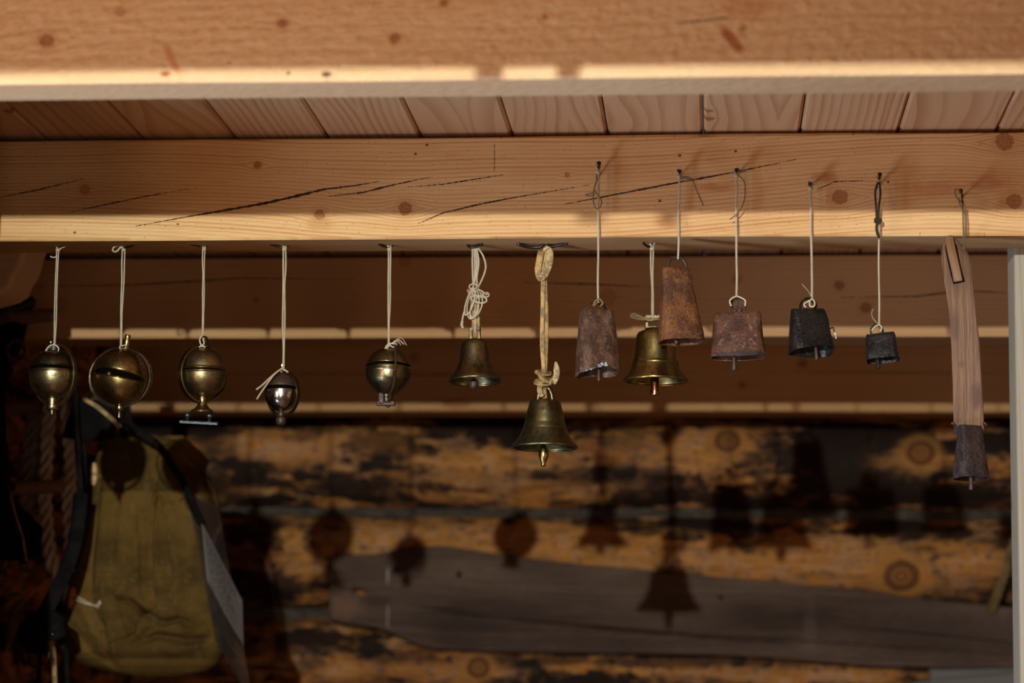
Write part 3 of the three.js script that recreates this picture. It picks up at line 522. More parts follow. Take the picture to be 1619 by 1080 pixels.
{ // 1: brass ball with a flat hoop, bolt below and a bright knob on top
  const g = jingle(84, 592, 'round brass bell with flat hoop and bright top knob, first from the left');
  const s = slotShell({ w: 78, h: 77, slot: 0.115, gap: 4.4, span: 1.45, pw: 0.70, ridges: [[13, 1.1, 1.6], [4, 0.9, 0.9]], bow: 3 });
  mesh('upper_shell', s.upper, DULLB, g); mesh('inner_wall', s.inner, DARKIN, g, 'dark inside behind the slot'); mesh('lower_shell', s.lower, BRASS, g);
  mesh('hoop', hoop(3, -1, 43, 50, 0.45, 9, 3, { from: -0.2, to: 5.6 }), BRASS, g);
  mesh('neck', lpx([[0, -36], [8, -36], [9, -40], [8.5, -50], [10, -51], [10, -57], [7, -58], [0, -58]]), BRASS, g);
  mesh('bolt', lpx([[0, -56], [4, -56], [3.6, -58], [4, -60], [3.6, -62], [4, -64], [3.6, -66], [3, -68], [0, -68]], 20), DULLB, g);
  mesh('knob', lpx([[0, 52], [5, 51.5], [7, 49], [7, 43], [8, 41], [9, 38], [0, 37]], 32), CHROME, g);
  mesh('stud', place(lpx([[0, 10], [2.4, 9], [3, 7], [2, 5], [1.6, 0], [0, 0]], 20), -5 * KB, 46 * KB, 0, 0, 0, 0.12), CHROME, g);
  const h = hookUnder(92, ZS, 1, 0.0014, 12, 7);
  cordParts(g, h, at(86, 545, ZS - 0.008), { double: true, r: 0.0015, tails: [[[91, 404, ZS - 0.002], [86, 407, ZS - 0.004], [79, 405.5, ZS - 0.004]], [[92, 398, ZS], [97, 392, ZS - 0.004], [104, 389.5, ZS - 0.006]]] });
  mesh('cord_loop', tube([[86, 544], [80, 547], [74, 553], [72, 560], [73, 553], [80, 546], [88, 546], [93, 552], [91, 556]].map(([x, y], i) => g.worldToLocal(at(x, y, ZS - 0.008 + (i > 3 ? -0.002 : 0)))), 0.0011, 40, 6), TWINE, g);
}
{ // 2: large brass ball, tilted slot, thin wire hoop, threaded stud on top
  const g = jingle(190, 596, 'large brass ball bell with tilted open slot, thin wire hoop and threaded stud on top');
  const s = slotShell({ w: 86, h: 94, slot: 0.02, gap: 10, span: 1.32, tilt: -0.17, pw: 0.96, bow: 3 });
  mesh('upper_shell', s.upper, BRASSY, g); mesh('inner_wall', s.inner, DARKIN, g, 'dark inside behind the slot'); mesh('lower_shell', s.lower, BRASSY, g);
  mesh('pellet', new THREE.SphereGeometry(5 * KB, 20, 14).translate(-9 * KB, 1 * KB, 38 * KB), DULLB, g);
  mesh('wire_hoop', hoop(-1, -1, 52, 49, 0.12, 3, 2.2, { round: true }), HOOPW, g);
  mesh('wire_hoop', hoop(1, 0, 50, 48, -0.1, 3, 2.2, { round: true, cz: -3 }), HOOPW, g);
  mesh('stud', place(lpx([[0, 0], [7, 0], [7, 4], [5.4, 5], [5.4, 8], [6.2, 9], [5.2, 11], [6, 13], [5, 15], [5.6, 17], [4.8, 19], [5, 23], [4.6, 25], [0, 25]], 28), 8 * KB, 44 * KB, 0, 0, 0, -0.12), BRASSY, g);
  mesh('nut', lpx([[0, -44], [5, -44], [6, -48], [7, -49], [6.5, -54], [4, -56], [0, -56]], 24), BRASSY, g);
  mesh('bolt', lpx([[0, -55], [3.4, -55], [3.4, -66], [2.6, -68], [0, -68]], 16), DULLB, g);
  const h = hookUnder(196, ZS, 1, 0.0021, 20, 6);
  cordParts(g, h, at(191, 548, ZS - 0.006), { double: true, r: 0.0017 });
  mesh('cord_loop', tube([[194, 391], [186, 389], [180, 391], [178, 396], [183, 398], [190, 392], [195, 390]].map(([x, y], i) => g.worldToLocal(at(x, y, ZS - 0.006 - (i % 3) * 0.001))), 0.0013, 40, 6), TWINE, g);
  mesh('cord_loop', tube([[191, 546], [189, 550], [197, 551], [199, 546], [192, 547]].map(([x, y], i) => g.worldToLocal(at(x, y, ZS - 0.006 - (i % 2) * 0.004))), 0.0012, 30, 6), TWINE, g);
}
{ // 3: ball bell on a pedestal foot with a bolted plate
  const g = jingle(321, 589, 'brass ball bell with a double ring, flared foot and bolted plate below');
  const s = slotShell({ w: 76, h: 80, slot: 0.03, gap: 1.8, span: 1.5, pw: 0.80, ridges: [[6.5, 1.2, 2], [0.5, 1.1, 1.8]], bow: 2 });
  mesh('upper_shell', s.upper, BRASS, g); mesh('inner_wall', s.inner, DARKIN, g, 'dark inside behind the slot'); mesh('lower_shell', s.lower, BRASS, g);
  mesh('hoop', hoop(-1, -3, 43, 46, -0.80, 11, 3.4, {}), DULLB, g);
  mesh('pedestal', lpx([[0, -36], [8, -37], [6.6, -42], [6.4, -47], [8, -53], [12, -58], [17, -61], [19, -63], [19, -65.5], [0, -65.5]]), BRASS, g);
  mesh('knob', lpx([[0, 60], [5, 59], [7, 55], [5, 50], [8, 47], [11, 43], [11, 38], [0, 38]], 28), DULLB, g);
  for (const [x, y] of [[-23, -73], [13, -74]]) mesh('bolt', merge(lpx([[0, 7], [3, 7], [7, 5.5], [7, 0.5], [3.6, -0.5], [3.6, -6], [0, -6]], 6), lpx([[0, -5], [4.5, -5], [4.5, -8], [0, -8]], 6)).translate(x * KB, y * KB, 4 * KB), ZINC, g);
  mesh('plate', place(new RoundedBoxGeometry(62 * KB, 5 * KB, 30 * KB, 2, 1.2 * KB), -4 * KB, -81.5 * KB, 2 * KB, 0.12, 0.12, -0.06), ZINC, g);
  const h = hookUnder(323, ZS, -1, 0.0016, 20, 5);
  cordParts(g, h, at(320, 533, ZS), { double: true, r: 0.0015 });
  mesh('cord_loop', tube([[320, 530], [316, 537], [318, 545], [325, 549], [318, 547], [314, 549], [322, 544], [321, 534]].map(([x, y], i) => g.worldToLocal(at(x, y, ZS - 0.012 - (i % 3) * 0.001))), 0.0012, 50, 6), TWINE, g);
}
{ // 4: small nickel-plated bell with a browned top
  const g = jingle(445, 620, 'small bell with shiny silvery lower half, browned upper half and frayed string ends');
  const s = slotShell({ w: 54, h: 62, slot: 0.10, gap: 5, span: 1.5, pw: 0.78, ridges: [[9.5, 1, 1]], bow: 3 });
  mesh('upper_shell', s.upper, RUSTYIRON, g, 'browned upper half'); mesh('inner_wall', s.inner, DARKIN, g, 'dark inside behind the slot'); mesh('lower_shell', s.lower, CHROME, g, 'bright plated lower half');
  mesh('hoop', hoop(3, -3, 32, 36, 0.55, 8, 2.4, {}), DULLB, g);
  mesh('neck', lpx([[0, -29], [5, -29], [4.4, -34], [6, -38], [4.6, -40], [0, -40]], 28), RUSTYIRON, g);
  mesh('nut', lpx([[0, -38], [6, -39], [8.6, -43], [8.4, -50], [5, -54], [0, -54]], 8), RUSTYIRON, g);
  mesh('stud', lpx([[0, 48], [2.4, 47.5], [2.6, 44], [2, 40], [4, 36], [5, 30], [0, 29]], 20), CHROME, g);
  const h = hookUnder(450, ZS, -1, 0.0018, 22, 7);
  cordParts(g, h, at(448, 584, ZS - 0.002), { double: true, r: 0.002, tails: [[[447, 582, ZS - 0.01], [436, 590, ZS - 0.03], [424, 600, ZS - 0.033], [412, 611, ZS - 0.03], [405, 616, ZS - 0.03]], [[447, 583, ZS - 0.01], [434, 592, ZS - 0.031], [423, 606, ZS - 0.034], [413, 620, ZS - 0.032], [406, 631, ZS - 0.03]], [[447, 584, ZS - 0.012], [452, 586, ZS - 0.014], [455, 589, ZS - 0.012]]] });
}
{ // 5: dark brass ball with a lipped upper half and a strap of wire in front
  const g = jingle(614, 588, 'dark brass ball bell with overlapping rim, wire strap in front and wing nut below');
  const s = slotShell({ w: 74, h: 77, slot: 0.13, gap: 3.4, span: 1.5, pw: 0.84, ridges: [[11.5, 1.0, 1.8], [3, 1, 0.8]], lobe: (y) => (y < -0.25 ? 1 - 0.16 * sm(-0.25, -0.9, -y * -1) : 1), bow: 4 });
  mesh('upper_shell', s.upper, BRONZE, g); mesh('inner_wall', s.inner, DARKIN, g, 'dark inside behind the slot'); mesh('lower_shell', s.lower, BRONZE, g);
  mesh('wire_strap', tube([[9, 44, 2], [14, 38, 26], [17, 18, 38], [16, -4, 40], [14, -22, 36], [7, -36, 22], [0, -42, 8]].map((p) => V3(...p).multiplyScalar(KB)), 0.0018, 40, 8), RUSTYIRON, g);
  mesh('wire_coil', twine([[16, -2, 41], [15, -12, 40], [14, -22, 37]].map((p) => V3(...p).multiplyScalar(KB)), 0.003, { pitch: 0.004, m: 8 }), RUSTYIRON, g);
  mesh('collar', lpx([[0, -32], [12, -34], [11, -38], [8, -40], [9, -50], [0, -50]], 32), BRONZE, g);
  mesh('wing_nut', merge(new RoundedBoxGeometry(30 * KB, 8 * KB, 10 * KB, 2, 2 * KB).translate(-3 * KB, -51 * KB, 2 * KB), new RoundedBoxGeometry(9 * KB, 18 * KB, 12 * KB, 2, 2 * KB).translate(-10 * KB, -43 * KB, 3 * KB)), RUSTYIRON, g);
  mesh('bolt', lpx([[0, -50], [4, -50], [3.6, -57], [0, -58]], 12), RUSTYIRON, g);
  const h = hookUnder(616, ZS, -1, 0.0022, 16, 9);
  cordParts(g, h, at(614.5, 546, ZS), { double: true, r: 0.0018 });
  mesh('cord_loop', tube([[614, 544], [610, 549], [608, 555], [613, 546], [620, 543], [626, 545], [622, 549], [616, 546], [612, 551], [619, 554]].map(([x, y], i) => g.worldToLocal(at(x, y, ZS - 0.012 - (i % 3) * 0.0015))), 0.0013, 60, 6), TWINE, g);
  for (let i = 0; i < 6; i++) mesh('frayed_end', tube([[618, 544], [624 + i * 2, 541 - i + rr(-2, 2)], [628 + i * 3, 544 + rr(-4, 4)]].map(([x, y]) => g.worldToLocal(at(x, y, ZS - 0.014))), 0.0004, 8, 4), TWINE, g);
  mesh('knob', lpx([[0, 44], [6, 43], [8, 40], [9, 36], [0, 35]], 20), BRONZE, g);
}
// flared bells -----------------------------------------------------
function flared(name, px, py, label, prof, mat, { tilt = 0.05, lean = 0, th = 2.6 } = {}, Z = ZS) {   // prof in pixels from the rim (y = 0) up
  const g = thing(name, label, 'bell', at(px, py, Z)); g.rotation.set(-tilt, 0, lean); g.updateMatrixWorld(true);
  const inner = prof.slice(0, -1).map(([r, y]) => [Math.max(0, r - th), Math.min(y + 0.5, prof[prof.length - 1][1] - th)]).reverse(), pts = [[0, inner[0][1]], ...inner, ...prof];
  mesh('bell_body', lpx(pts, 80), mat, g); return g;
}
{ // 6: small dark bell, tangled twine
  const g = flared('hand_bell', 751, 604, 'dark brass flared bell hanging from a tangle of pale twine', [[42.5, 0], [43, 2], [42, 5], [38, 10], [31, 20], [26.5, 32], [24.5, 46], [23, 58], [21.5, 64], [17, 68], [0, 69]], BRONZE, { tilt: 0.09, lean: 0.02 });
  const L = (x, y, Z = ZS) => g.worldToLocal(at(x, y, Z));
  mesh('clapper', merge(lpx([[0, 50], [1.6, 50], [1.6, 4], [0, 4]], 12), lpx([[0, 5], [5, 4], [8, -1], [7, -8], [3, -12], [0, -12]], 24)).translate(-2 * KB, 0, 0), RUSTYIRON, g);
  for (const s of [-1, 1]) mesh('yoke_arm', new RoundedBoxGeometry(6 * KB, 24 * KB, 8 * KB, 2, 1.5 * KB).translate(s * 6.5 * KB, 78 * KB, 0), DULLB, g);
  mesh('leather_strip', sweep(framesOf([L(752, 522, ZS - 0.004), L(752, 500, ZS - 0.006), L(748, 470, ZS), L(744, 457, ZS + 0.006)], 30, false, V3(0, 0, 1)), flat(0.0016, 0.0065)), THONG, g);
  const h = hookUnder(744, ZS, 1, 0.0026, 20, 10), R = 0.0016, tw = (p, o = {}) => twine(p.map(([x, y, z = 0]) => L(x, y, ZS - z)), o.r ?? R, { pitch: 0.006 });
  mesh('cord', merge(tw([[747, 392], [747, 420], [748, 445], [750, 470, 0.012], [752, 500, 0.012], [751, 525, 0.01]]), tw([[750, 392], [751, 420], [750, 448], [748, 460, 0.012]]), tw([[752, 393], [754, 415], [752, 440], [747, 456, 0.008], [740, 470, 0.013], [735, 490, 0.014], [731, 505, 0.014], [731, 514, 0.012]]), tw([[754, 393], [757, 415], [754, 440], [757, 458, 0.01], [763, 466, 0.013], [771, 465, 0.014]]), tw([[756, 392, 0.004], [764, 405, 0.006], [768, 420, 0.008], [766, 432, 0.01], [760, 446, 0.01], [755, 455, 0.008]])), TWINE, g);
  const lp = (cx, cy, a, b, lean, z) => { const p = []; for (let i = 0; i <= 14; i++) { const w = i / 14 * 2 * Math.PI; p.push([cx + a * Math.sin(w) + lean * b * Math.cos(w), cy - b * Math.cos(w), z + 0.002 * Math.sin(w)]); } return tw(p, { r: 0.0014 }); };
  mesh('cord_tangle', merge(lp(748, 482, 9, 22, 0.15, 0.016), lp(753, 486, 8, 17, 0.35, 0.019), lp(750, 489, 6, 13, 0.2, 0.022), lp(743, 478, 6, 20, 0.3, 0.02), lp(756, 464, 9, 5, 0, 0.02), lp(748, 453, 6, 4, 0, 0.014), lp(757, 473, 12, 6, -0.6, 0.022)), TWINE, g);
  mesh('cord_end', merge(lp(769, 466, 4, 3.4, 0, 0.016), tw([[731, 508, 0.014], [730, 514, 0.014], [732, 519, 0.013]], { r: 0.0024 })), TWINE, g);
}
{ // 7: low bell on a leather thong
  const g = flared('hand_bell', 861, 709, 'greenish brass flared bell hanging lowest, on a long knotted leather thong', [[52, 0], [53.5, 1.5], [53, 4], [46, 11], [40, 20], [35.5, 30], [34.6, 32], [35, 33.5], [33.6, 35.5], [33.8, 37.5], [32.6, 39], [32.6, 41], [31, 50], [29.4, 56], [29.8, 57.5], [28.6, 60], [26.5, 68], [25, 74.5], [22, 76.5], [0, 77]], GREENB, { tilt: 0.05, lean: 0.0 });
  const L = (x, y, Z = ZS) => g.worldToLocal(at(x, y, Z));
  mesh('clapper', merge(lpx([[0, 60], [1.4, 60], [1.6, 4], [0, 4]], 12), lpx([[0, 8], [3.4, 7], [4.4, 3], [7.4, -5], [8, -12], [6, -20], [3.6, -24], [4.4, -27], [3, -29.5], [0, -30]], 28)).translate(-1 * KB, 0, 8 * KB), BRASSY, g, 'long egg-shaped brass clapper');
  mesh('yoke', tube([[-12, 74], [-10, 88], [-4, 98], [4, 98], [10, 88], [12, 74]].map(([x, y]) => V3(x * KB, y * KB, 0)), 0.0042, 30, 10), DULLB, g);
  const h = hookUnder(852, ZS, -1, 0.0032, 34, 12); const st = flat(0.0016, 0.0065);
  hookUnder(872, ZS, 1, 0.0026, 26, 6);
  mesh('thong', merge(sweep(framesOf([L(855, 400), L(858, 425, ZS - 0.006), L(858, 480, ZS - 0.008), L(857, 540, ZS - 0.008), L(860, 590, ZS - 0.01)], 50, false, V3(0, 0, 1)), flat(0.0022, 0.0034), { len: 4 }), sweep(framesOf([L(864, 415, ZS), L(862, 450, ZS - 0.002), L(864, 500, ZS - 0.003), L(863, 560, ZS - 0.003), L(862, 592, ZS - 0.004)], 50, false, V3(0, 0, 1)), flat(0.0022, 0.0032), { len: 4 })), THONG, g);
  mesh('thong_loop', sweep(framesOf([L(860, 436, ZS - 0.004), L(862, 415, ZS - 0.002), L(862, 400, ZS - 0.002), L(865, 394, ZS - 0.006), L(869, 400, ZS - 0.010), L(868, 416, ZS - 0.012), L(862, 432, ZS - 0.012), L(857, 440, ZS - 0.012)], 50, false, V3(0.3, 0, 1)), flat(0.0016, 0.0056)), THONGPALE, g);
  mesh('thong_loop', sweep(framesOf([L(856, 397, ZS - 0.006), L(853, 412, ZS - 0.008), L(851, 428, ZS - 0.010), L(855, 440, ZS - 0.012), L(860, 436, ZS - 0.014)], 30, false, V3(-0.3, 0, 1)), flat(0.0016, 0.0055)), THONG, g);
  const kn = (cx, cy, a, b, z0, tl) => { const p = []; for (let i = 0; i <= 12; i++) { const w = i / 12 * 2 * Math.PI; p.push(L(cx + a * Math.cos(w), cy + b * Math.sin(w) * 0.4 + tl * Math.cos(w) * b, ZS - z0 - 0.010 * Math.sin(w))); } return sweep(framesOf(p, 40), flat(0.0018, 0.0055, 0.4)); };
  mesh('thong_knot', merge(kn(859, 590, 9, 6, 0, 0.2), kn(860, 600, 9.5, 6, 0, -0.3), kn(858, 606, 9, 6, 0, 0.1), sweep(framesOf([L(850, 586, ZS - 0.01), L(857, 597, ZS - 0.016), L(867, 603, ZS - 0.012)], 20), flat(0.002, 0.005))), THONG, g);
  mesh('thong_end', sweep(framesOf([L(868, 602, ZS - 0.008), L(875, 604, ZS - 0.012), L(880, 592, ZS - 0.014), L(879, 572, ZS - 0.014)], 30, false, V3(1, 0, 0.3)), flat(0.0045, 0.0012), { scale: (t) => 1.1 - 0.8 * Math.max(0, t - 0.75) * 4 * 0.9 }), THONGPALE, g);
  mesh('thong_end', sweep(framesOf([L(856, 606, ZS - 0.012), L(853, 616, ZS - 0.014), L(857, 627, ZS - 0.012)], 16), flat(0.004, 0.003)), THONG, g);
  mesh('thong_end', sweep(framesOf([L(861, 606, ZS - 0.002), L(860, 618, ZS), L(861, 630, ZS)], 16), flat(0.004, 0.002)), THONG, g);
}
{ // 8: bright brass bell behind the tall cow bell
  const g = flared('hand_bell', 1036.5, 604, 'bright brass flared bell with square loop and copper clapper, partly behind a rusty cow bell', [[50, 0], [52, 1.5], [51.5, 4], [47, 10], [42, 18], [39, 27], [38.6, 29], [39, 30.5], [37.4, 32], [37.8, 33.6], [36.4, 35.5], [34.6, 48], [32.8, 62], [31, 74], [28, 79.5], [22, 82.5], [17, 83.5], [17, 86], [13, 87], [0, 87.5]], BRASSY, { tilt: 0.045 });
  mesh('clapper', merge(lpx([[0, 60], [3, 60], [3, 4], [0, 4]], 12), lpx([[0, 6], [7, 5.5], [7, -21], [6, -22.5], [0, -22.5]], 28)).translate(-1 * KB, 0, 6 * KB), COPPER, g, 'copper rod clapper');
  const fr = (x, y, w, h2) => new RoundedBoxGeometry(w * KB, h2 * KB, 9 * KB, 2, 1.4 * KB).translate(x * KB, y * KB, 0);
  mesh('yoke', merge(fr(-14, 97, 6, 22), fr(14, 97, 6, 22), fr(0, 105.5, 33, 6), fr(0, 88, 30, 5)), DULLB, g);
  const L = (x, y, Z = ZS) => g.worldToLocal(at(x, y, Z));
  const h = hookUnder(1031, ZS, -1, 0.0022, 14, 12);
  cordParts(g, h, at(1032, 506, ZS), { double: true, r: 0.0019, mat: TWINE });
  mesh('cord_knot', merge(...[0, 1, 2].map((i) => tube([L(1016 + i, 504 - i, ZS - 0.012), L(1028, 507 - i, ZS - 0.012), L(1040, 503 + i, ZS - 0.01), L(1046, 504, ZS + 0.004), L(1036, 506, ZS + 0.008), L(1022, 505, ZS + 0.004), L(1018, 503, ZS - 0.008)], 0.0015, 40, 6)), tube([L(1020, 504, ZS - 0.012), L(1010, 499, ZS - 0.014), L(1000, 496, ZS - 0.014), L(997, 500, ZS - 0.014), L(1006, 504, ZS - 0.014), L(1020, 506, ZS - 0.012)], 0.0014, 30, 6), tube([L(1020, 505, ZS - 0.012), L(1008, 501, ZS - 0.016), L(999, 499, ZS - 0.016)], 0.0014, 20, 6)), TWINEDARK, g);
}
// cow bells: folded sheet, open below -----------------------------
// rings: [y, halfWidth, halfDepth, xShift] in pixels from the mouth upwards
function cowShell(rings, { sq = 3.2, th = 1.6, wave = () => 0, dent = 0.8, seed = 1, m = 64 } = {}) {
  const sides = [], mk = (o) => { const a = []; rings.forEach(([y, w, d, xs = 0], i) => { const row = []; for (let k = 0; k < m; k++) { const t = k / m * 2 * Math.PI, c = Math.cos(t), s = Math.sin(t), q = Math.pow(Math.pow(Math.abs(c), sq) + Math.pow(Math.abs(s), sq), -1 / sq), b = (fbm(c * 1.6 + 5, y * 0.05 + s, seed, 2) - 0.5) * dent * 2; row.push([xs + (w - o + b) * c * q, y + (i === 0 ? wave(c, s) : i === 1 ? wave(c, s) * 0.7 : 0) + (i === rings.length - 1 ? -o : 0), (d - o + b) * s * q]); } a.push(row); }); return a; };
  const out = mk(0), inn = mk(th), rows = [...out.slice().reverse(), ...inn], pos = [], uv = [], idx = [];
  const topC = out[out.length - 1].reduce((s, p) => [s[0] + p[0] / m, s[1] + p[1] / m, s[2] + p[2] / m], [0, 0, 0]);
  rows.forEach((row, i) => { for (let k = 0; k <= m; k++) { const p = row[k % m]; pos.push(p[0] * KB, p[1] * KB, p[2] * KB); uv.push(k / m * 2, p[1] / 100); } });
  for (let i = 0; i < rows.length - 1; i++) for (let k = 0; k < m; k++) { const a = i * (m + 1) + k, b = a + m + 1; idx.push(a, a + 1, b, a + 1, b + 1, b); }
  for (const [r, dy, flip] of [[0, 0, 1], [rows.length - 1, -1, 0]]) { const c = pos.length / 3; pos.push(topC[0] * KB, (topC[1] + dy) * KB, topC[2] * KB); uv.push(0.5, 0.9); for (let k = 0; k < m; k++) { const a = r * (m + 1) + k; flip ? idx.push(a, c, a + 1) : idx.push(a, a + 1, c); } }
  const g = new THREE.BufferGeometry(); g.setAttribute('position', new THREE.Float32BufferAttribute(pos, 3)); g.setAttribute('uv', new THREE.Float32BufferAttribute(uv, 2)); g.setIndex(idx); g.computeVertexNormals();
  const cr = toCreasedNormals(g, 0.7); return cr;
}
const clapperRod = (x, y0, y1, r, z = 0) => merge(place(lpx([[0, y0], [r * 0.8, y0], [r * 0.8, y1 + 14], [r, y1 + 12], [r, y1 + 1], [r * 0.6, y1], [0, y1]], 16), x * KB, 0, z * KB));
const bandLoop = (pts, w, t) => sweep(framesOf(pts.map(([x, y, z = 0]) => V3(x * KB, y * KB, z * KB)), 40, false, V3(0, 0, 1)), flat(w / 2 * KB, t / 2 * KB));
function cow(px, py, label, mat, rings, o, rot = [0, 0, 0], Z = 3.80) {
  const g = thing('cow_bell', label, 'bell', at(px, py, Z)); g.rotation.set(...rot); g.updateMatrixWorld(true);
  mesh('bell_body', cowShell(rings, o), mat, g); return g;
}
{ // tall brown bell with a whitish crusted mouth
  const g = cow(945, 590, 'tall brown cow bell with whitish crust along its mouth and a strap handle', RUSTBROWN, [[0, 35, 23], [10, 34.8, 22.6], [30, 33.4, 20], [60, 31.4, 15], [88, 29.4, 9], [97, 28, 6, 1], [101, 26, 4, 2]], { sq: 3, seed: 3, wave: (c, s) => 4 * s + 3.5 * c + 2.5 * Math.cos(3 * c), dent: 1.2 }, [-0.11, 0.42, 0.02]);
  mesh('handle', bandLoop([[-24, 84, 4], [-23, 98, 5], [-14, 110, 3], [2, 113, 0], [14, 108, -2], [20, 99, -2], [20, 88, -2]], 11, 2.2), RUSTBROWN, g);
  mesh('clapper', clapperRod(2, 80, -13, 3.2), RUSTYIRON, g);
  const crust = []; for (let i = 0; i < 90; i++) { const c = rr(-0.97, 0.2), q = new THREE.IcosahedronGeometry(rr(0.8, 2.1) * KB, 0); q.scale(1.4, 0.9, 0.5); const y = Math.abs(rr(-5, 6)) + 1; crust.push(q.translate((33 * c) * KB, (y + 3 + 4 * c + 2.5 * Math.cos(3 * c)) * KB, (22.6 * Math.pow(1 - Math.pow(Math.abs(c), 3), 1 / 3) + 0.2) * KB)); }
  const cm = mesh('crust', mergeGeometries(crust), new THREE.MeshStandardMaterial({ color: new THREE.Color(0.33, 0.37, 0.36), roughness: 0.95 }), g, 'whitish crust'); cm.userData.kind = 'stuff';
  const n = nailFront(947, 258, -3, 24, 0.034), L = (x, y, Z = 3.79) => g.worldToLocal(at(x, y, Z));
  cordParts(g, n, at(946, 479, 3.80), { r: 0.0018, mat: TWINE });
  mesh('cord_loop', merge(tube([L(945, 282), L(939, 300), L(938, 318), L(943, 330), L(949, 327), L(951, 318), L(945, 308), L(940, 298), L(944, 286)], 0.0011, 50, 6), tube([L(943, 305), L(933, 310), L(925, 308), L(934, 306), L(942, 302)], 0.0009, 24, 6), tube([L(944, 478), L(938, 484), L(941, 476), L(948, 473), L(953, 480), L(949, 484)], 0.0012, 30, 6)), TWINEDARK, g);
}
{ // tall tapered orange rusty bell
  const g = cow(1077, 541, 'tall tapering orange-brown cow bell with wire loop, in front of the bright brass bell', RUSTORANGE, [[0, 36, 20], [12, 35.4, 19.6], [40, 31.5, 16.5, -2], [62, 29, 13.5, -3], [66, 28, 13, -3], [100, 24, 8, -5], [115, 22.6, 6, -5.5], [119, 21, 4, -5.5]], { sq: 3.4, seed: 9, wave: (c, s) => 2 * s + 1.5 * c, dent: 1.4 }, [-0.10, 0.30, 0.03], 3.815);
  mesh('handle', tube([[-18, 110, 0], [-18.5, 124, 0], [-14, 134, 0], [-4, 136, 0], [6, 134, 0], [11, 125, 0], [11, 108, 0]].map((p) => V3(...p).multiplyScalar(KB)), 0.0028, 40, 10), RUSTYIRON, g);
  mesh('seam_strip', new RoundedBoxGeometry(5 * KB, 62 * KB, 3 * KB, 1, 0.8 * KB).applyMatrix4(new THREE.Matrix4().makeRotationZ(0.12)).translate(21.4 * KB, 84 * KB, 2 * KB), RUSTORANGE, g);
  mesh('clapper', clapperRod(-8, 90, -4, 3.4), RUSTYIRON, g);
  const n = nailFront(1074, 271, 0, 8, 0.03), L = (x, y, Z = 3.79) => g.worldToLocal(at(x, y, Z));
  cordParts(g, n, at(1072, 410, 3.815), { r: 0.0018, mat: TWINE });
  mesh('cord_end', merge(twine([L(1075, 281), L(1086, 280), L(1095, 286), L(1102, 302), L(1112, 325)], 0.0012, {}), twine([L(1075, 280), L(1088, 283), L(1096, 283), L(1100, 285)], 0.0011, {}), tube([L(1075, 282), L(1083, 286), L(1092, 283), L(1086, 279), L(1078, 280)], 0.001, 24, 6)), TWINEDARK, g);
}
{ // broad pinkish bell
  const g = cow(1167, 567, 'broad reddish rusty cow bell with a round worn patch and a riveted tab handle', RUSTPINK, [[0, 42.5, 19], [9, 42, 19], [30, 39.8, 16], [60, 37.4, 11], [70, 36.6, 9], [74, 34.5, 6]], { sq: 4, seed: 15, wave: (c, s) => 0.5 * s + 2.2 * c * c, dent: 1.0 }, [-0.09, -0.06, 0.012]);
  mesh('rim_band', sweep(framesOf([-44, -30, -10, 14, 32, 43].map((x) => V3(x * KB, (3 + x * x * 0.0008) * KB, (19.6 * Math.pow(Math.max(0, 1 - Math.pow(Math.abs(x) / 44, 4)), 0.25)) * KB)), 30, false, V3(0, 1, 0)), flat(2.2 * KB, 0.8 * KB)), DARKRUST, g);
  mesh('handle', merge(bandLoop([[-11, 70, 1], [-11.5, 90, 2], [-6, 96, 3], [6, 95, 3], [12, 89, 2], [12, 70, 1]], 8, 2.4), new RoundedBoxGeometry(23 * KB, 22 * KB, 2.4 * KB, 1, 0.8 * KB).translate(0, 82 * KB, 0)), RUSTPINK, g);
  for (const s of [-3.5, 4]) mesh('rivet', new THREE.SphereGeometry(2.6 * KB, 12, 8).scale(1, 1, 0.6).translate(s * KB, 76 * KB, 5 * KB), ZINC, g);
  mesh('clapper', clapperRod(-6, 60, -20, 4, 4), RUSTYIRON, g);
  const n = nailFront(1165, 269, -2, 8, 0.03), L = (x, y, Z = 3.79) => g.worldToLocal(at(x, y, Z));
  cordParts(g, n, at(1164.5, 470, 3.795), { r: 0.0018, mat: TWINE });
  mesh('cord_loop', merge(tube([L(1164.5, 468), L(1157, 472), L(1154, 476), L(1156, 484)], 0.0013, 20, 6), tube([L(1164.5, 468), L(1172, 471), L(1178, 475), L(1178, 484)], 0.0013, 20, 6)), TWINE, g);
  mesh('cord_end', merge(twine([L(1167, 276), L(1176, 286), L(1178, 305), L(1174, 325), L(1165, 338), L(1154, 347)], 0.0011, {}), tube([L(1165, 275), L(1175, 272), L(1182, 268)], 0.0008, 12, 6)), TWINEDARK, g);
}
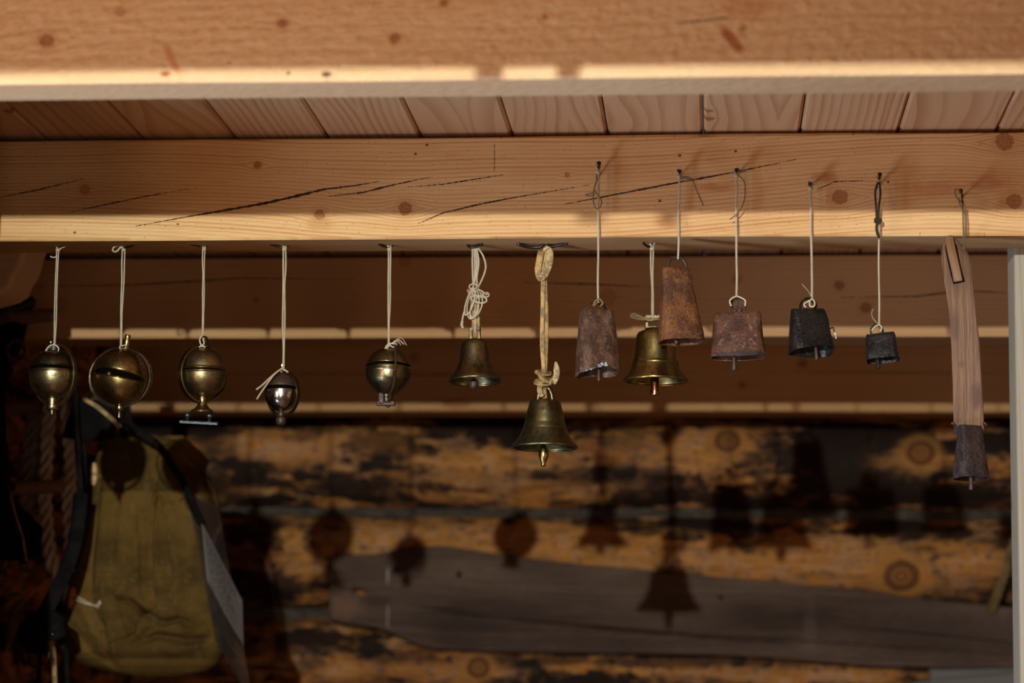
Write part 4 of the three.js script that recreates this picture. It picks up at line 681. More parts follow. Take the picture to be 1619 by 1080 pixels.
{ // dark folded bell
  const g = cow(1283, 557, 'blackened iron cow bell with a shiny snipped wire at its side', BLACKIRON, [[0, 35, 22], [9, 34.4, 21.6], [30, 32, 17], [52, 29.6, 11], [64, 28.6, 7], [69, 27, 4.5]], { sq: 4, seed: 21, wave: (c, s) => 3.5 * s + 3 * c * s + 3 * (1 - Math.abs(c)) * (s > 0 ? 1 : 0), dent: 1.4 }, [-0.11, 0.30, 0.075]);
  mesh('handle', bandLoop([[-12, 62, 2], [-12, 74, 3], [-7, 83, 3], [4, 85, 2], [12, 78, 1], [12, 62, 0]], 9, 2.6), BLACKIRON, g);
  mesh('clapper', clapperRod(7, 56, -13, 3.2, 2), RUSTYIRON, g);
  const L = (x, y, Z = 3.79) => g.worldToLocal(at(x, y, Z));
  mesh('wire_end', tube([L(1312, 520, 3.80), L(1317, 518, 3.79), L(1319, 524, 3.785), L(1322, 535, 3.785)], 0.0011, 16, 6), CHROME, g, 'shiny wire end');
  const n = nailFront(1281, 291, 1, 3, 0.028);
  cordParts(g, n, at(1284, 475, 3.795), { r: 0.0019, mat: TWINE });
  mesh('cord_loop', merge(tube([L(1284, 473), L(1277, 477), L(1271, 481), L(1274, 486)], 0.0013, 16, 6), tube([L(1284, 472), L(1288, 478), L(1287, 484), L(1281, 484), L(1280, 476)], 0.0013, 24, 6), tube([L(1283, 470), L(1279, 462), L(1268, 449)], 0.0004, 12, 4)), TWINE, g);
}
{ // small black bell
  const g = cow(1396, 570, 'smallest cow bell, black iron, hanging tilted on a dark cord', BLACKIRON, [[0, 25.5, 16], [7, 25.2, 16], [22, 24, 13], [38, 23, 8], [43, 21.6, 5]], { sq: 4.2, seed: 27, wave: (c, s) => 2 * s, dent: 0.9 }, [-0.09, -0.12, 0.09]);
  mesh('handle', bandLoop([[-13, 38, 1], [-13, 50, 2], [-8, 56, 2], [0, 56, 1], [4, 50, 1], [5, 38, 0]], 8, 3), BLACKIRON, g);
  mesh('clapper', clapperRod(-8, 36, -12, 3.4), BLACKIRON, g);
  const n = nailFront(1391, 276, -4, 20, 0.03), L = (x, y, Z = 3.79) => g.worldToLocal(at(x, y, Z));
  cordParts(g, n, at(1390, 514, 3.795), { r: 0.0016, mat: TWINE });
  mesh('dark_cord', merge(tube([L(1388, 288), L(1384, 302), L(1385, 325), L(1386, 345), L(1387, 352)], 0.0016, 20, 6), tube([L(1390, 288), L(1392, 305), L(1389, 330), L(1388, 350)], 0.0016, 20, 6), tube([L(1384, 346), L(1392, 347), L(1391, 352), L(1384, 351), L(1385, 345), L(1392, 350)], 0.002, 30, 6), tube([L(1387, 352), L(1386, 362), L(1389, 374), L(1390, 376)], 0.0022, 16, 6)), stdMat(twineT, { color: 0x4a3a2c, roughness: 1 }), g, 'dark waxed upper cord');
  mesh('cord_loop', merge(tube([L(1390, 513), L(1383, 517), L(1378, 523)], 0.0012, 12, 6), tube([L(1390, 513), L(1394, 518), L(1392, 524)], 0.0012, 12, 6), tube([L(1388, 512), L(1380, 503), L(1378, 495), L(1381, 488)], 0.0004, 14, 4)), TWINE, g);
}
{ // wooden animal collar with a bell at its end
  const Z = 3.79, g = thing('bell_collar', 'bent wooden animal collar hanging upright with a dark iron bell at its end', 'bell collar', at(1530, 679, Z)); g.updateMatrixWorld(true);
  const L = (x, y, z = Z) => g.worldToLocal(at(x, y, z)), CW = stdMat(wood({ w: 1024, h: 256, lx: 0.34, ly: 0.08, seed: 131, c1: [158, 114, 78], c2: [84, 54, 36], pitch: 0.011, warp: 0.03, blotch: 1.7, ringAmt: 0.45, fine: 0.8, stains: [[0.055, 0.05, 0.02, 0.012, 0.8, [84, 52, 37]], [0.03, 0.10, 0.006, 0.006, 0.7, [96, 62, 44]], [0.025, 0.24, 0.03, 0.01, 0.7, [90, 60, 44]], [0.02, 0.16, 0.03, 0.008, 0.6, [80, 52, 36]], [0.045, 0.29, 0.02, 0.012, 0.6, [78, 48, 34]]].map(([y, x, rx, ry, a, c]) => ({ x, y, rx, ry, a, c })) }), { roughness: 0.75, bumpScale: 0.0015 });
  CW.map.repeat.set(1 / 0.34, 1 / 0.08); CW.bumpMap.repeat.copy(CW.map.repeat);
  const rows = [[371, 1497, 1508, 0.055], [378, 1494, 1514, 0.046], [393, 1490, 1526, 0.030], [410, 1489, 1535, 0.016], [440, 1492.5, 1538.5, 0.002], [487, 1500, 1543, -0.010], [549, 1504.5, 1549.5, -0.016], [617, 1507, 1554, -0.012], [679, 1508.5, 1556, 0.004]];
  const n = 60, pos = [], uv = [], idx = [], T = 0.008, cur = (t) => { const f = t * (rows.length - 1), i = Math.min(rows.length - 2, Math.floor(f)), a = f - i, q = (k) => { const p0 = rows[Math.max(0, i - 1)][k], p1 = rows[i][k], p2 = rows[i + 1][k], p3 = rows[Math.min(rows.length - 1, i + 2)][k]; return 0.5 * (2 * p1 + (p2 - p0) * a + (2 * p0 - 5 * p1 + 4 * p2 - p3) * a * a + (3 * p1 - p0 - 3 * p2 + p3) * a * a * a); }; return [q(0), q(1), q(2), q(3)]; };
  for (let i = 0; i <= n; i++) { const [y, xl, xr, dz] = cur(i / n), z = Z + dz, l = L(xl, y, z), r = L(xr, y, z), c = 0.0018, row = [[0, c], [c, 0], [1, 0, -c], [1, c, 0], [1, T - c, 0], [1, T, -c], [0, T, c], [0, T - c, 0]];
    for (const [e, d, o] of [[0, 0, c], [1, 0, -c], [1, 0.002, 0], [1, T - 0.002, 0], [1, T, -c], [0, T, c], [0, T - 0.002, 0], [0, 0.002, 0]]) { const p = (e ? r : l).clone(); p.x += o; p.z -= d; pos.push(p.x, p.y, p.z); uv.push(p.y, p.x + 0.04); } }
  for (let i = 0; i < n; i++) for (let k = 0; k < 8; k++) { const a = i * 8 + k, b = i * 8 + (k + 1) % 8; idx.push(a, a + 8, b, b, a + 8, b + 8); }
  for (const i of [0, n]) for (let k = 1; k < 7; k++) i ? idx.push(i * 8, i * 8 + k, i * 8 + k + 1) : idx.push(0, k + 1, k);
  const sg = new THREE.BufferGeometry(); sg.setAttribute('position', new THREE.Float32BufferAttribute(pos, 3)); sg.setAttribute('uv', new THREE.Float32BufferAttribute(uv, 2)); sg.setIndex(idx); sg.computeVertexNormals(); fixWind(sg);
  mesh('collar_band', toCreasedNormals(sg, 0.6), CW, g);
  // slit and wooden peg
  mesh('slot', sweep(framesOf([L(1503, 388, Z + 0.026), L(1507, 410, Z + 0.008), L(1513, 436, Z - 0.004), L(1516, 446, Z - 0.008)], 20, false, V3(0, 0, 1)), flat(0.0014, 0.0088)), DARKIN, g);
  mesh('peg', sweep(framesOf([L(1500, 376, Z + 0.036), L(1506, 404, Z + 0.005), L(1512, 430, Z - 0.008), L(1515, 445, Z - 0.010)], 24, false, V3(0, 0, 1)), flat(0.004, 0.0068, 0.5)), stdMat(GREYW, { color: tint([138, 96, 68]), roughness: 0.7 }), g);
  const bl = mesh('bell', cowShell([[0, 26, 20, 0], [9, 25.6, 19.4], [40, 22, 15], [74, 19.5, 10], [82, 19, 8]], { sq: 4, seed: 33, wave: (c, s) => 2 * s, dent: 0.8 }), DARKRUST, g); bl.position.copy(L(1535, 757, Z - 0.004)); bl.rotation.set(-0.04, 0.5, 0.0);
  const cm = mesh('clapper', clapperRod(-4, 50, -18, 3.6, 6), RUSTYIRON, bl);
  for (const [x, y] of [[1507, 670], [1557, 670]]) mesh('iron_pin', tube([L(x - 3, y, Z - 0.004), L(x, y - 1, Z - 0.006), L(x + 3, y + 3, Z - 0.004)], 0.0022, 8), RUSTYIRON, g);
  mesh('bell_strap', new RoundedBoxGeometry(40 * KB, 12 * KB, 0.004, 2, 0.0015).translate(L(1529, 681).x, L(1529, 681).y, -0.002), DARKRUST, g);
  const nl = nailFront(1519, 302, 3, 8, 0.034), l2 = (x, y) => L(x, y, 3.785);
  mesh('cord', merge(twine([g.worldToLocal(nl.clone()), l2(1522, 330), l2(1523, 360), L(1523, 392, Z + 0.03), L(1520, 398, Z + 0.03)], 0.0015, {}), twine([g.worldToLocal(nl.clone()), l2(1525, 335), l2(1526, 365), L(1525, 396, Z + 0.03)], 0.0012, {}), tube([l2(1519, 303), l2(1511, 299), l2(1511, 310), l2(1518, 318), l2(1525, 328), l2(1522, 333), l2(1518, 326), l2(1516, 314)], 0.0011, 40, 6)), TWINEDARK, g);
}
// ---------------------------------------------------------------- post at the right edge
{
  const Z = 4.0, a = at(1605.5, 560, Z), P = thing('timber_post', 'pale planed timber post at the right edge, from floor to roof', 'post', V3(a.x, 0, -Z));
  const m = stdMat(wood({ w: 512, h: 512, lx: 2.4, ly: 0.4, seed: 151, c1: [160, 142, 118], c2: [138, 118, 94], pitch: 0.012, ringAmt: 0.4, fine: 0.2, knots: [{ x: 1.42, y: 0.02, r: 0.008 }] }), { roughness: 0.75 });
  m.map.repeat.set(1 / 2.4, 1 / 0.4); m.bumpMap.repeat.copy(m.map.repeat);
  const h = ceilH(Z + 0.1) - 0.004, g = new RoundedBoxGeometry(0.09, h, 0.09, 3, 0.004).translate(0.045, h / 2, -0.045), p = g.attributes.position, u = g.attributes.uv, nn = g.attributes.normal;
  for (let k = 0; k < p.count; k++) u.setXY(k, p.getY(k), Math.abs(nn.getX(k)) > 0.6 ? -p.getZ(k) + 0.15 : p.getX(k));
  mesh('post_timber', g, m, P);
}
// ---------------------------------------------------------------- weathered plank on the log wall
{
  const Zf = 6.232, T = 0.05;
  const g = thing('weathered_plank', 'long dark grey weathered plank with a narrowed, drilled end, fixed along the log wall', 'plank', at(1000, 960, Zf + T)); g.updateMatrixWorld(true);
  const L = (x, y) => { const p = g.worldToLocal(at(x, y, Zf)); return [p.x, p.y]; };
  const top = [[524, 884], [527, 878], [596, 877], [628, 869], [661, 864], [701, 863], [770, 873], [848, 884], [930, 893], [1010, 900], [1090, 908], [1220, 919], [1351, 931], [1441, 945], [1619, 962], [1760, 975]], bot = [[1760, 1056], [1619, 1055], [1500, 1057], [1376, 1054], [1254, 1043], [1131, 1036], [1010, 1034], [808, 1032], [685, 1026], [661, 1021], [628, 1006], [596, 993], [538, 985], [524, 979], [520, 960], [521, 910]];
  const s = new THREE.Shape([...top, ...bot].map(([x, y]) => new THREE.Vector2(...L(x, y))));
  const hc = L(567, 935), hole = new THREE.Path(); hole.absellipse(hc[0], hc[1], 0.025, 0.015, 0, 2 * Math.PI, true, -0.25); s.holes.push(hole);
  const geo = new THREE.ExtrudeGeometry(s, { depth: T - 0.012, bevelEnabled: true, bevelThickness: 0.006, bevelSize: 0.006, bevelOffset: -0.006, bevelSegments: 2, curveSegments: 20 }); geo.translate(0, 0, 0.006);
  const A = L(515, 1040), B = L(1765, 860), lx = B[0] - A[0], ly = B[1] - A[1], tr = ([x, y]) => { const q = L(x, y); return [q[0] - A[0], q[1] - A[1]]; };
  const p = geo.attributes.position, u = geo.attributes.uv; for (let k = 0; k < p.count; k++) u.setXY(k, (p.getX(k) - A[0]) / lx, (p.getY(k) + (p.getZ(k) - T) * 0.3 - A[1]) / ly);
  const kz = Zf / F, st = (x, y, rx, ry, c, a) => { const q = tr([x, y]); return { x: q[0], y: q[1], rx: rx * kz, ry: ry * kz, c, a }; };
  const m = stdMat(wood({ w: 2048, h: 384, lx, ly, seed: 163, c1: [106, 80, 64], c2: [52, 37, 29], pitch: 0.012, warp: 0.04, ringAmt: 0.5, fine: 0.8, blotch: 1.3,
    cracks: [{ w: 0.004, p: [[700, 965], [790, 977], [900, 987], [1010, 999], [1130, 1008], [1250, 1020]].map(tr) }, { w: 0.002, p: [[900, 985], [1100, 1003], [1400, 1022], [1600, 1034]].map(tr) }, { w: 0.0025, p: [[1290, 985], [1420, 998], [1540, 1010], [1619, 1016]].map(tr) }, { w: 0.002, p: [[640, 952], [720, 968], [780, 976]].map(tr) }],
    stains: [st(545, 960, 34, 26, [128, 88, 66], 0.7), st(598, 950, 30, 10, [60, 44, 36], 0.6), st(626, 902, 7, 7, [30, 22, 20], 0.9), st(726, 908, 5, 7, [24, 18, 16], 0.9), st(1140, 945, 5, 4, [30, 22, 20], 0.9), st(740, 990, 60, 10, [58, 44, 38], 0.6), st(613, 910, 1.6, 14, [176, 168, 160], 0.9), st(613, 975, 1.6, 20, [160, 150, 144], 0.8), st(1280, 1000, 14, 50, [110, 96, 92], 0.3), st(1500, 1000, 200, 40, [56, 42, 36], 0.5)] }), { roughness: 0.85, bumpScale: 0.003, specularIntensity: 0.3 });
  m.map.wrapS = m.map.wrapT = m.bumpMap.wrapS = m.bumpMap.wrapT = THREE.MirroredRepeatWrapping;
  mesh('plank_timber', geo, m, g);
}
{ // two boards in the lower right corner
  const bm = stdMat(wood({ w: 512, h: 256, lx: 0.5, ly: 0.25, seed: 171, c1: [118, 106, 98], c2: [84, 72, 66], pitch: 0.014, fine: 0.4, blotch: 0.6 }), { roughness: 0.85 }); bm.map.repeat.set(2, 4); bm.bumpMap.repeat.set(2, 4);
  const mk = (label, pts, Z, T) => { const g = thing('loose_board', label, 'board', at(1540, 1085, Z + T)); g.updateMatrixWorld(true); const s = new THREE.Shape(pts.map(([x, y]) => { const p = g.worldToLocal(at(x, y, Z)); return new THREE.Vector2(p.x, p.y); })); mesh('board_timber', new THREE.ExtrudeGeometry(s, { depth: T - 0.006, bevelEnabled: true, bevelThickness: 0.003, bevelSize: 0.003, bevelOffset: -0.003, bevelSegments: 1 }).translate(0, 0, 0.003), bm, g); };
  mk('pale grey board in the lower right corner, just under the long plank', [[1470, 1058], [1700, 1054], [1700, 1130], [1470, 1130]], 6.255, 0.032);
  mk('slanting grey board in the lower right corner, in front of the pale one', [[1442, 1080], [1570, 1066], [1700, 1052], [1700, 1150], [1442, 1150]], 6.215, 0.034);
}
{ // rope at the right
  const Z = 6.2, g = thing('rope', 'pale twisted rope bowed against the log wall beside the right-hand post', 'rope', at(1600, 900, Z)); g.updateMatrixWorld(true);
  const L = (x, y, z = Z) => g.worldToLocal(at(x, y, z));
  mesh('rope_strands', twine([L(1690, 760, 6.24), L(1650, 800), L(1625, 826), L(1608, 850), L(1596, 880), L(1586, 915), L(1574, 948), L(1566, 965, 6.215)], 0.0125, { k: 3, pitch: 0.055, m: 8 }), ROPEPALE, g);
}
// ---------------------------------------------------------------- left side: rucksack and harness
{
  const Z = 4.95, K2 = 4.88 / F, g = thing('rucksack', 'old olive canvas rucksack hanging on the left with wooden toggles', 'bag', at(225, 1068, Z)); g.updateMatrixWorld(true);
  const cT = paint(1024, 1024, 1, 1, (x, y) => { const n = fbm(x * 5, y * 6, 181, 4), m = fbm(x * 24, y * 24, 187, 3), wv = 0.5 + 0.25 * Math.sin(x * 1400) + 0.25 * Math.sin(y * 1400); let c = mix([108, 78, 36], [74, 53, 25], sm(0.3, 0.75, n * 0.7 + m * 0.3)); c = mix(c, [136, 114, 68], 0.3 * sm(0.62, 0.8, m)); if (vn(x * 60, y * 60, 191) > 0.93) c = mix(c, [50, 38, 22], 0.6); return [c[0], c[1], c[2], 0.4 * wv + 0.5 * m, 1]; });
  const CAN = stdMat(cT, { roughness: 1, bumpScale: 0.002, specularIntensity: 0.1, sheen: 0.2, side: THREE.DoubleSide });
  // outline: [y, left, right, depth] in photograph pixels
  const rows = [[684, 186, 224, 12], [690, 176, 262, 24], [700, 165, 290, 40], [716, 157, 306, 56], [735, 152, 318, 70], [770, 146, 330, 84], [810, 138, 338, 92], [860, 125, 345, 100], [910, 113, 352, 106], [960, 102, 357, 108], [1000, 94, 360, 104], [1030, 104, 356, 92], [1050, 130, 346, 70], [1062, 168, 326, 46], [1069, 210, 290, 22]];
  const lerpRow = (y) => { let i = 0; while (i < rows.length - 2 && rows[i + 1][0] < y) i++; const a = rows[i], b = rows[i + 1], t = Math.max(0, Math.min(1, (y - a[0]) / (b[0] - a[0]))), s = t; return a.map((v, k) => v + (b[k] - v) * s); };
  const folds = [ // [width px, depth px, points]
    [3, -3.5, [[168, 700], [171, 760], [167, 850], [163, 930]]], [2.2, -2.2, [[206, 770], [201, 860], [198, 940], [212, 985], [226, 1015]]],
    [4, -9, [[205, 948], [222, 950], [245, 968], [262, 980], [275, 985], [300, 978], [312, 988]]], [5, -8, [[246, 1012], [262, 1004], [290, 1008], [310, 1013], [335, 1010]]], [4, -6, [[228, 1020], [246, 1000], [252, 994]]],
    [4, -6, [[262, 790], [270, 830], [276, 880], [288, 920], [294, 960]]], [4, -5, [[280, 800], [300, 860], [308, 920], [306, 970]]], [8, 5, [[240, 820], [245, 880], [250, 940]]], [9, 6, [[150, 960], [170, 1000], [200, 1030]]], [5, -5, [[130, 990], [160, 1030], [190, 1050]]], [4, -5, [[172, 950], [186, 1012], [188, 1040]]], [10, 5, [[290, 1030], [320, 1020]]], [5, -5, [[300, 735], [318, 745], [334, 760]]], [3, -4, [[258, 760], [262, 800], [272, 806]]], [7, 5, [[225, 700], [270, 720], [300, 760]]],
  ];
  const disp = (px, py) => { let d = 0; for (const [w, a0, p] of folds) { const a = a0 * 1.9; let best = 99; for (let i = 0; i < p.length - 1; i++) best = Math.min(best, segDist(px, py, p[i], p[i + 1])[0]); if (best < w * 3) d += a * Math.exp(-(best * best) / (w * w)); } return d + 9 * (fbm(px / 38, py / 46, 195, 3) - 0.5) + 3 * (fbm(px / 12, py / 16, 197, 2) - 0.5); };
  const n = 150, m = 120, pos = [], uv = [], idx = [];
  for (let i = 0; i <= n; i++) for (let k = 0; k <= m; k++) {
    const y = 684 + 385 * i / n, [, l, r, dp] = lerpRow(y), a = k / m * 2 * Math.PI, c = Math.cos(a), s = Math.sin(a), q = Math.pow(Math.pow(Math.abs(c), 2.6) + Math.pow(Math.abs(s), 2.6), -1 / 2.6);
    const px = (l + r) / 2 - (r - l) / 2 * c * q, w = at(px, y, Z), f = s > 0 ? disp(px, y) * Math.min(1, s * q * 1.6) : 0;
    const p = g.worldToLocal(V3(w.x, w.y, w.z + (dp * s * q * (s > 0 ? 0.75 : 0.35) + f) * K2)); pos.push(p.x, p.y, p.z); uv.push(px / 260, y / 260);
  }
  for (let i = 0; i < n; i++) for (let k = 0; k < m; k++) { const a = i * (m + 1) + k, b = a + m + 1; idx.push(a, b, a + 1, a + 1, b, b + 1); }
  const bg = new THREE.BufferGeometry(); bg.setAttribute('position', new THREE.Float32BufferAttribute(pos, 3)); bg.setAttribute('uv', new THREE.Float32BufferAttribute(uv, 2)); bg.setIndex(idx); bg.computeVertexNormals(); fixWind(bg);
  mesh('bag_body', bg, CAN, g);
  const front = (px, py, lift = 0) => { const [, l, r, dp] = lerpRow(py), c = Math.max(-0.98, Math.min(0.98, ((l + r) / 2 - px) / ((r - l) / 2))), s = Math.pow(Math.max(0, 1 - Math.pow(Math.abs(c), 2.6)), 1 / 2.6), w = at(px, py, Z); return g.worldToLocal(V3(w.x, w.y, w.z + (dp * s * 0.75 + disp(px, py) * Math.min(1, s * 1.6) + lift) * K2)); };
  const sheet = (name, rowsF, lift, mat) => { // rowsF: [y, left, right]
    const nu = 24, nv = 50, P = [], U = [], I = []; for (const off of [lift, lift - 2.4]) for (let i = 0; i <= nv; i++) { const f = i / nv * (rowsF.length - 1), j = Math.min(rowsF.length - 2, Math.floor(f)), t = f - j, A = rowsF[j], B = rowsF[j + 1], y0 = A[0] + (B[0] - A[0]) * t, l = A[1] + (B[1] - A[1]) * t, r = A[2] + (B[2] - A[2]) * t, sl = (A[3] ?? 0) + ((B[3] ?? 0) - (A[3] ?? 0)) * t; for (let k = 0; k <= nu; k++) { const x = l + (r - l) * k / nu, p = front(x, y0 + sl * (k / nu), off); P.push(p.x, p.y, p.z); U.push(x / 260 + 0.3, y0 / 260); } }
    const st = (nu + 1) * (nv + 1); for (let i = 0; i < nv; i++) for (let k = 0; k < nu; k++) { const a = i * (nu + 1) + k, b = a + nu + 1; I.push(a, b, a + 1, a + 1, b, b + 1, st + a, st + a + 1, st + b, st + a + 1, st + b + 1, st + b); }
    const edge = []; for (let k = 0; k <= nu; k++) edge.push(k); for (let i = 1; i <= nv; i++) edge.push(i * (nu + 1) + nu); for (let k = nu - 1; k >= 0; k--) edge.push(nv * (nu + 1) + k); for (let i = nv - 1; i > 0; i--) edge.push(i * (nu + 1)); edge.forEach((a, i) => { const b = edge[(i + 1) % edge.length]; I.push(a, b, st + a, b, st + b, st + a); });
    const G = new THREE.BufferGeometry(); G.setAttribute('position', new THREE.Float32BufferAttribute(P, 3)); G.setAttribute('uv', new THREE.Float32BufferAttribute(U, 2)); G.setIndex(I); G.computeVertexNormals(); return mesh(name, toCreasedNormals(G, 0.7), mat, g); };
  sheet('front_flap', [[694, 180, 262], [730, 172, 268], [790, 170, 262], [860, 166, 258], [930, 163, 262], [960, 168, 266], [985, 178, 240, -10], [1014, 188, 231, -16]], 4, CAN);
  sheet('flap_hem', [[1000, 186, 232, -16], [1016, 190, 232, -17]], 8, CAN);
  sheet('side_flap', [[690, 232, 292], [712, 258, 318], [730, 276, 336], [748, 290, 330]], 9, CAN);
  const toggle = (x, y, h, w, tl, mat, label) => { const gg = lathe([[0, -h / 2], [w * 0.28, -h / 2 + 1], [w * 0.5, -h * 0.2], [w * 0.46, -1.5], [w * 0.34, 0], [w * 0.46, 1.5], [w * 0.5, h * 0.2], [w * 0.28, h / 2 - 1], [0, h / 2]].map(([a, b]) => [a * K2, b * K2]), 20), p = front(x, y, 7); place(gg, p.x, p.y, p.z, 0, 0, tl); return mesh('toggle', gg, mat, g, label); };
  const TW = stdMat(GREYW, { color: tint([222, 176, 124]), roughness: 0.6 }), TB = stdMat(GREYW, { color: tint([176, 102, 54]), roughness: 0.45 });
  toggle(157, 752, 37, 13, 0, TW, 'pale wooden toggle'); toggle(130, 946, 36, 14, -0.12, TB, 'brown wooden toggle');
  mesh('toggle_cord', tube([front(148, 755, 4), front(153, 753, 12), front(160, 752, 13), front(166, 754, 5), front(172, 756, 2)], 0.0016, 20, 6), TWINEDARK, g);
  mesh('toggle_cord', merge(tube([front(134, 941, 9), front(145, 946, 8), front(160, 954, 6), front(174, 961, 5)], 0.0014, 20, 6), tube([front(133, 948, 9), front(146, 951, 8), front(160, 956, 6), front(172, 958, 5)], 0.0014, 20, 6), tube([front(172, 958, 5), front(178, 956, 7), front(178, 952, 8), front(174, 953, 8), front(173, 960, 6)], 0.0022, 24, 6)), TWINE, g);
  mesh('side_loop', sweep(framesOf([[318, 742, 10], [336, 765, 24], [345, 800, 30], [351, 850, 26], [350, 880, 10]].map(([x, y, d]) => g.worldToLocal(at(x, y, Z - d * K2 * 0.4))), 40, false, V3(1, 0, 0)), flat(0.0016, 0.009)), CAN, g);
  mesh('shoulder_strap', sweep(framesOf([[205, 690, 14], [198, 668, 10], [194, 640, 0], [192, 600, -4], [191, 560, 0], [190, 546, 0]].map(([x, y, d]) => g.worldToLocal(at(x, y, 4.90 - d * K2 * 0.3))), 40, false, V3(0, 0, 1)), flat(0.0022, 0.016)), LEATHER, g);
  mesh('shoulder_strap', sweep(framesOf([[122, 1010], [104, 985], [100, 960], [112, 920], [126, 870], [140, 790], [148, 720]].map(([x, y], i) => g.worldToLocal(at(x, y, 4.96 + 0.02 * Math.sin(i)))), 50, false, V3(0.2, 0, 1)), flat(0.0026, 0.015)), LEATHER, g);
  // peg in the beam above that carries the bag
  const bg2 = BEAMS.C.g; bg2.updateMatrixWorld(true); const pw = [at(191, 552, 4.93), at(191, 547, 4.905), at(191, 535, 4.90)]; pw[2].y = BEAMS.C.y0 + 0.02; mesh('hook', tube([at(195, 553, 4.885), ...pw].map((v) => bg2.worldToLocal(v)), 0.003, 16, 8), IRON, bg2);
  // paper tag in a clear sleeve, hung from the bag by a cord
  const tg = thing('paper_tag', 'printed paper tag in a clear plastic sleeve dangling beside the rucksack', 'tag', at(355, 940, 4.78)); tg.updateMatrixWorld(true);
  const cv = document.createElement('canvas'); cv.width = 256; cv.height = 512; const cx = cv.getContext('2d'); cx.fillStyle = '#6e625b'; cx.fillRect(0, 0, 256, 512); cx.fillStyle = '#32261f';
  for (let y = 26; y < 490; y += 15) { let x = 20; const e = 150 + hash(y, 1, 5) * 86; while (x < e) { const w = 7 + hash(x, y, 3) * 24; cx.fillRect(x, y + hash(x, y, 8) * 1.5, w, 6 + hash(x, y, 9) * 2); x += w + 6; } }
  const pt = new THREE.CanvasTexture(cv); pt.colorSpace = THREE.SRGBColorSpace;
  const quad = (a, th, nrm) => { const P = [], U = [], I = []; const nu = 8, nv = 16; for (const o of [0, -th]) for (let i = 0; i <= nv; i++) for (let k = 0; k <= nu; k++) { const s = k / nu, t = i / nv, w = (q) => (1 - t) * ((1 - s) * a[0][q] + s * a[1][q]) + t * ((1 - s) * a[3][q] + s * a[2][q]); const p = tg.worldToLocal(at(w(0), w(1), w(2) - 0.012 * Math.sin(Math.PI * t) * Math.sin(Math.PI * s) - o)); P.push(p.x, p.y, p.z); U.push(s, 1 - t); }
    const st = (nu + 1) * (nv + 1); for (let i = 0; i < nv; i++) for (let k = 0; k < nu; k++) { const A = i * (nu + 1) + k, B = A + nu + 1; I.push(A, B, A + 1, A + 1, B, B + 1, st + A, st + A + 1, st + B, st + A + 1, st + B + 1, st + B); }
    const G = new THREE.BufferGeometry(); G.setAttribute('position', new THREE.Float32BufferAttribute(P, 3)); G.setAttribute('uv', new THREE.Float32BufferAttribute(U, 2)); G.setIndex(I); G.computeVertexNormals(); return G; };
  mesh('paper', quad([[318, 824, 4.80], [383, 950, 4.90], [386, 1055, 4.90], [333, 977, 4.80]], 0.0006), new THREE.MeshStandardMaterial({ map: pt, roughness: 0.9, side: THREE.DoubleSide }), tg);
  mesh('sleeve', quad([[296, 780, 4.792], [345, 800, 4.89], [402, 1120, 4.90], [340, 1010, 4.792]], 0.0004), new THREE.MeshPhysicalMaterial({ color: 0xcfc8c0, transmission: 0.97, thickness: 0, roughness: 0.06, ior: 1.45, side: THREE.DoubleSide }), tg);
  mesh('tag_cord', merge(sweep(framesOf([[196, 664], [222, 684], [250, 704], [272, 735], [292, 768], [304, 800], [316, 826]].map(([x, y]) => tg.worldToLocal(at(x, y, 4.775))), 50, false, V3(0, 0, 1)), flat(0.0015, 0.0075)), tube([[284, 792], [290, 788], [300, 790], [304, 800], [300, 804]].map(([x, y]) => tg.worldToLocal(at(x, y, 4.77))), 0.0012, 20, 6)), LEATHER, tg);
}
{ // hanging ropes
  const pegM = stdMat(GREYW, { color: tint([120, 84, 56]), roughness: 0.8 });
  const pegs = [[88, 640, 4.86], [20, 500, 4.6], [30, 770, 4.7]].map(([x, y, Z]) => { const p = at(x, y, Z); const g = new THREE.CylinderGeometry(0.013, 0.017, p.x + 0.09 + 1.52, 12).rotateZ(-Math.PI / 2 + 0.06); mesh('peg', g.translate((p.x + 0.09 - 1.52) / 2, p.y - 0.005, p.z), pegM, leftWall); return p; });
  const mk = (label, pts, r, mat, Z) => { const g = thing('rope', label, 'rope', at(pts[0][0], pts[0][1], Z)); g.updateMatrixWorld(true); mesh('rope_strands', twine(pts.map(([x, y, d = 0]) => g.worldToLocal(at(x, y, Z + d))), r, { k: 3, pitch: r * 5.2, m: 8 }), mat, g); return g; };
  const g = mk('thick grey twisted rope hanging in a long bight left of the rucksack', [[92, 626, 0.03], [80, 632, -0.01], [77, 660], [74, 720], [71, 770], [73, 820], [78, 870], [88, 905], [100, 912, 0.02], [109, 890, 0.03], [112, 850, 0.03], [108, 790, 0.03], [112, 730, 0.03], [108, 680, 0.02], [102, 640, 0.02], [92, 626, 0.03]], 0.0155, ROPE, 4.84);
  mk('dull dark rope hung behind the thick grey rope', [[82, 634, 0.07], [62, 640, 0.04], [48, 700, 0.04], [42, 770, 0.04], [50, 810, 0.04], [58, 800, 0.04], [60, 760, 0.045], [66, 700, 0.05], [78, 650, 0.07]], 0.017, ROPEDARK, 4.88);
}
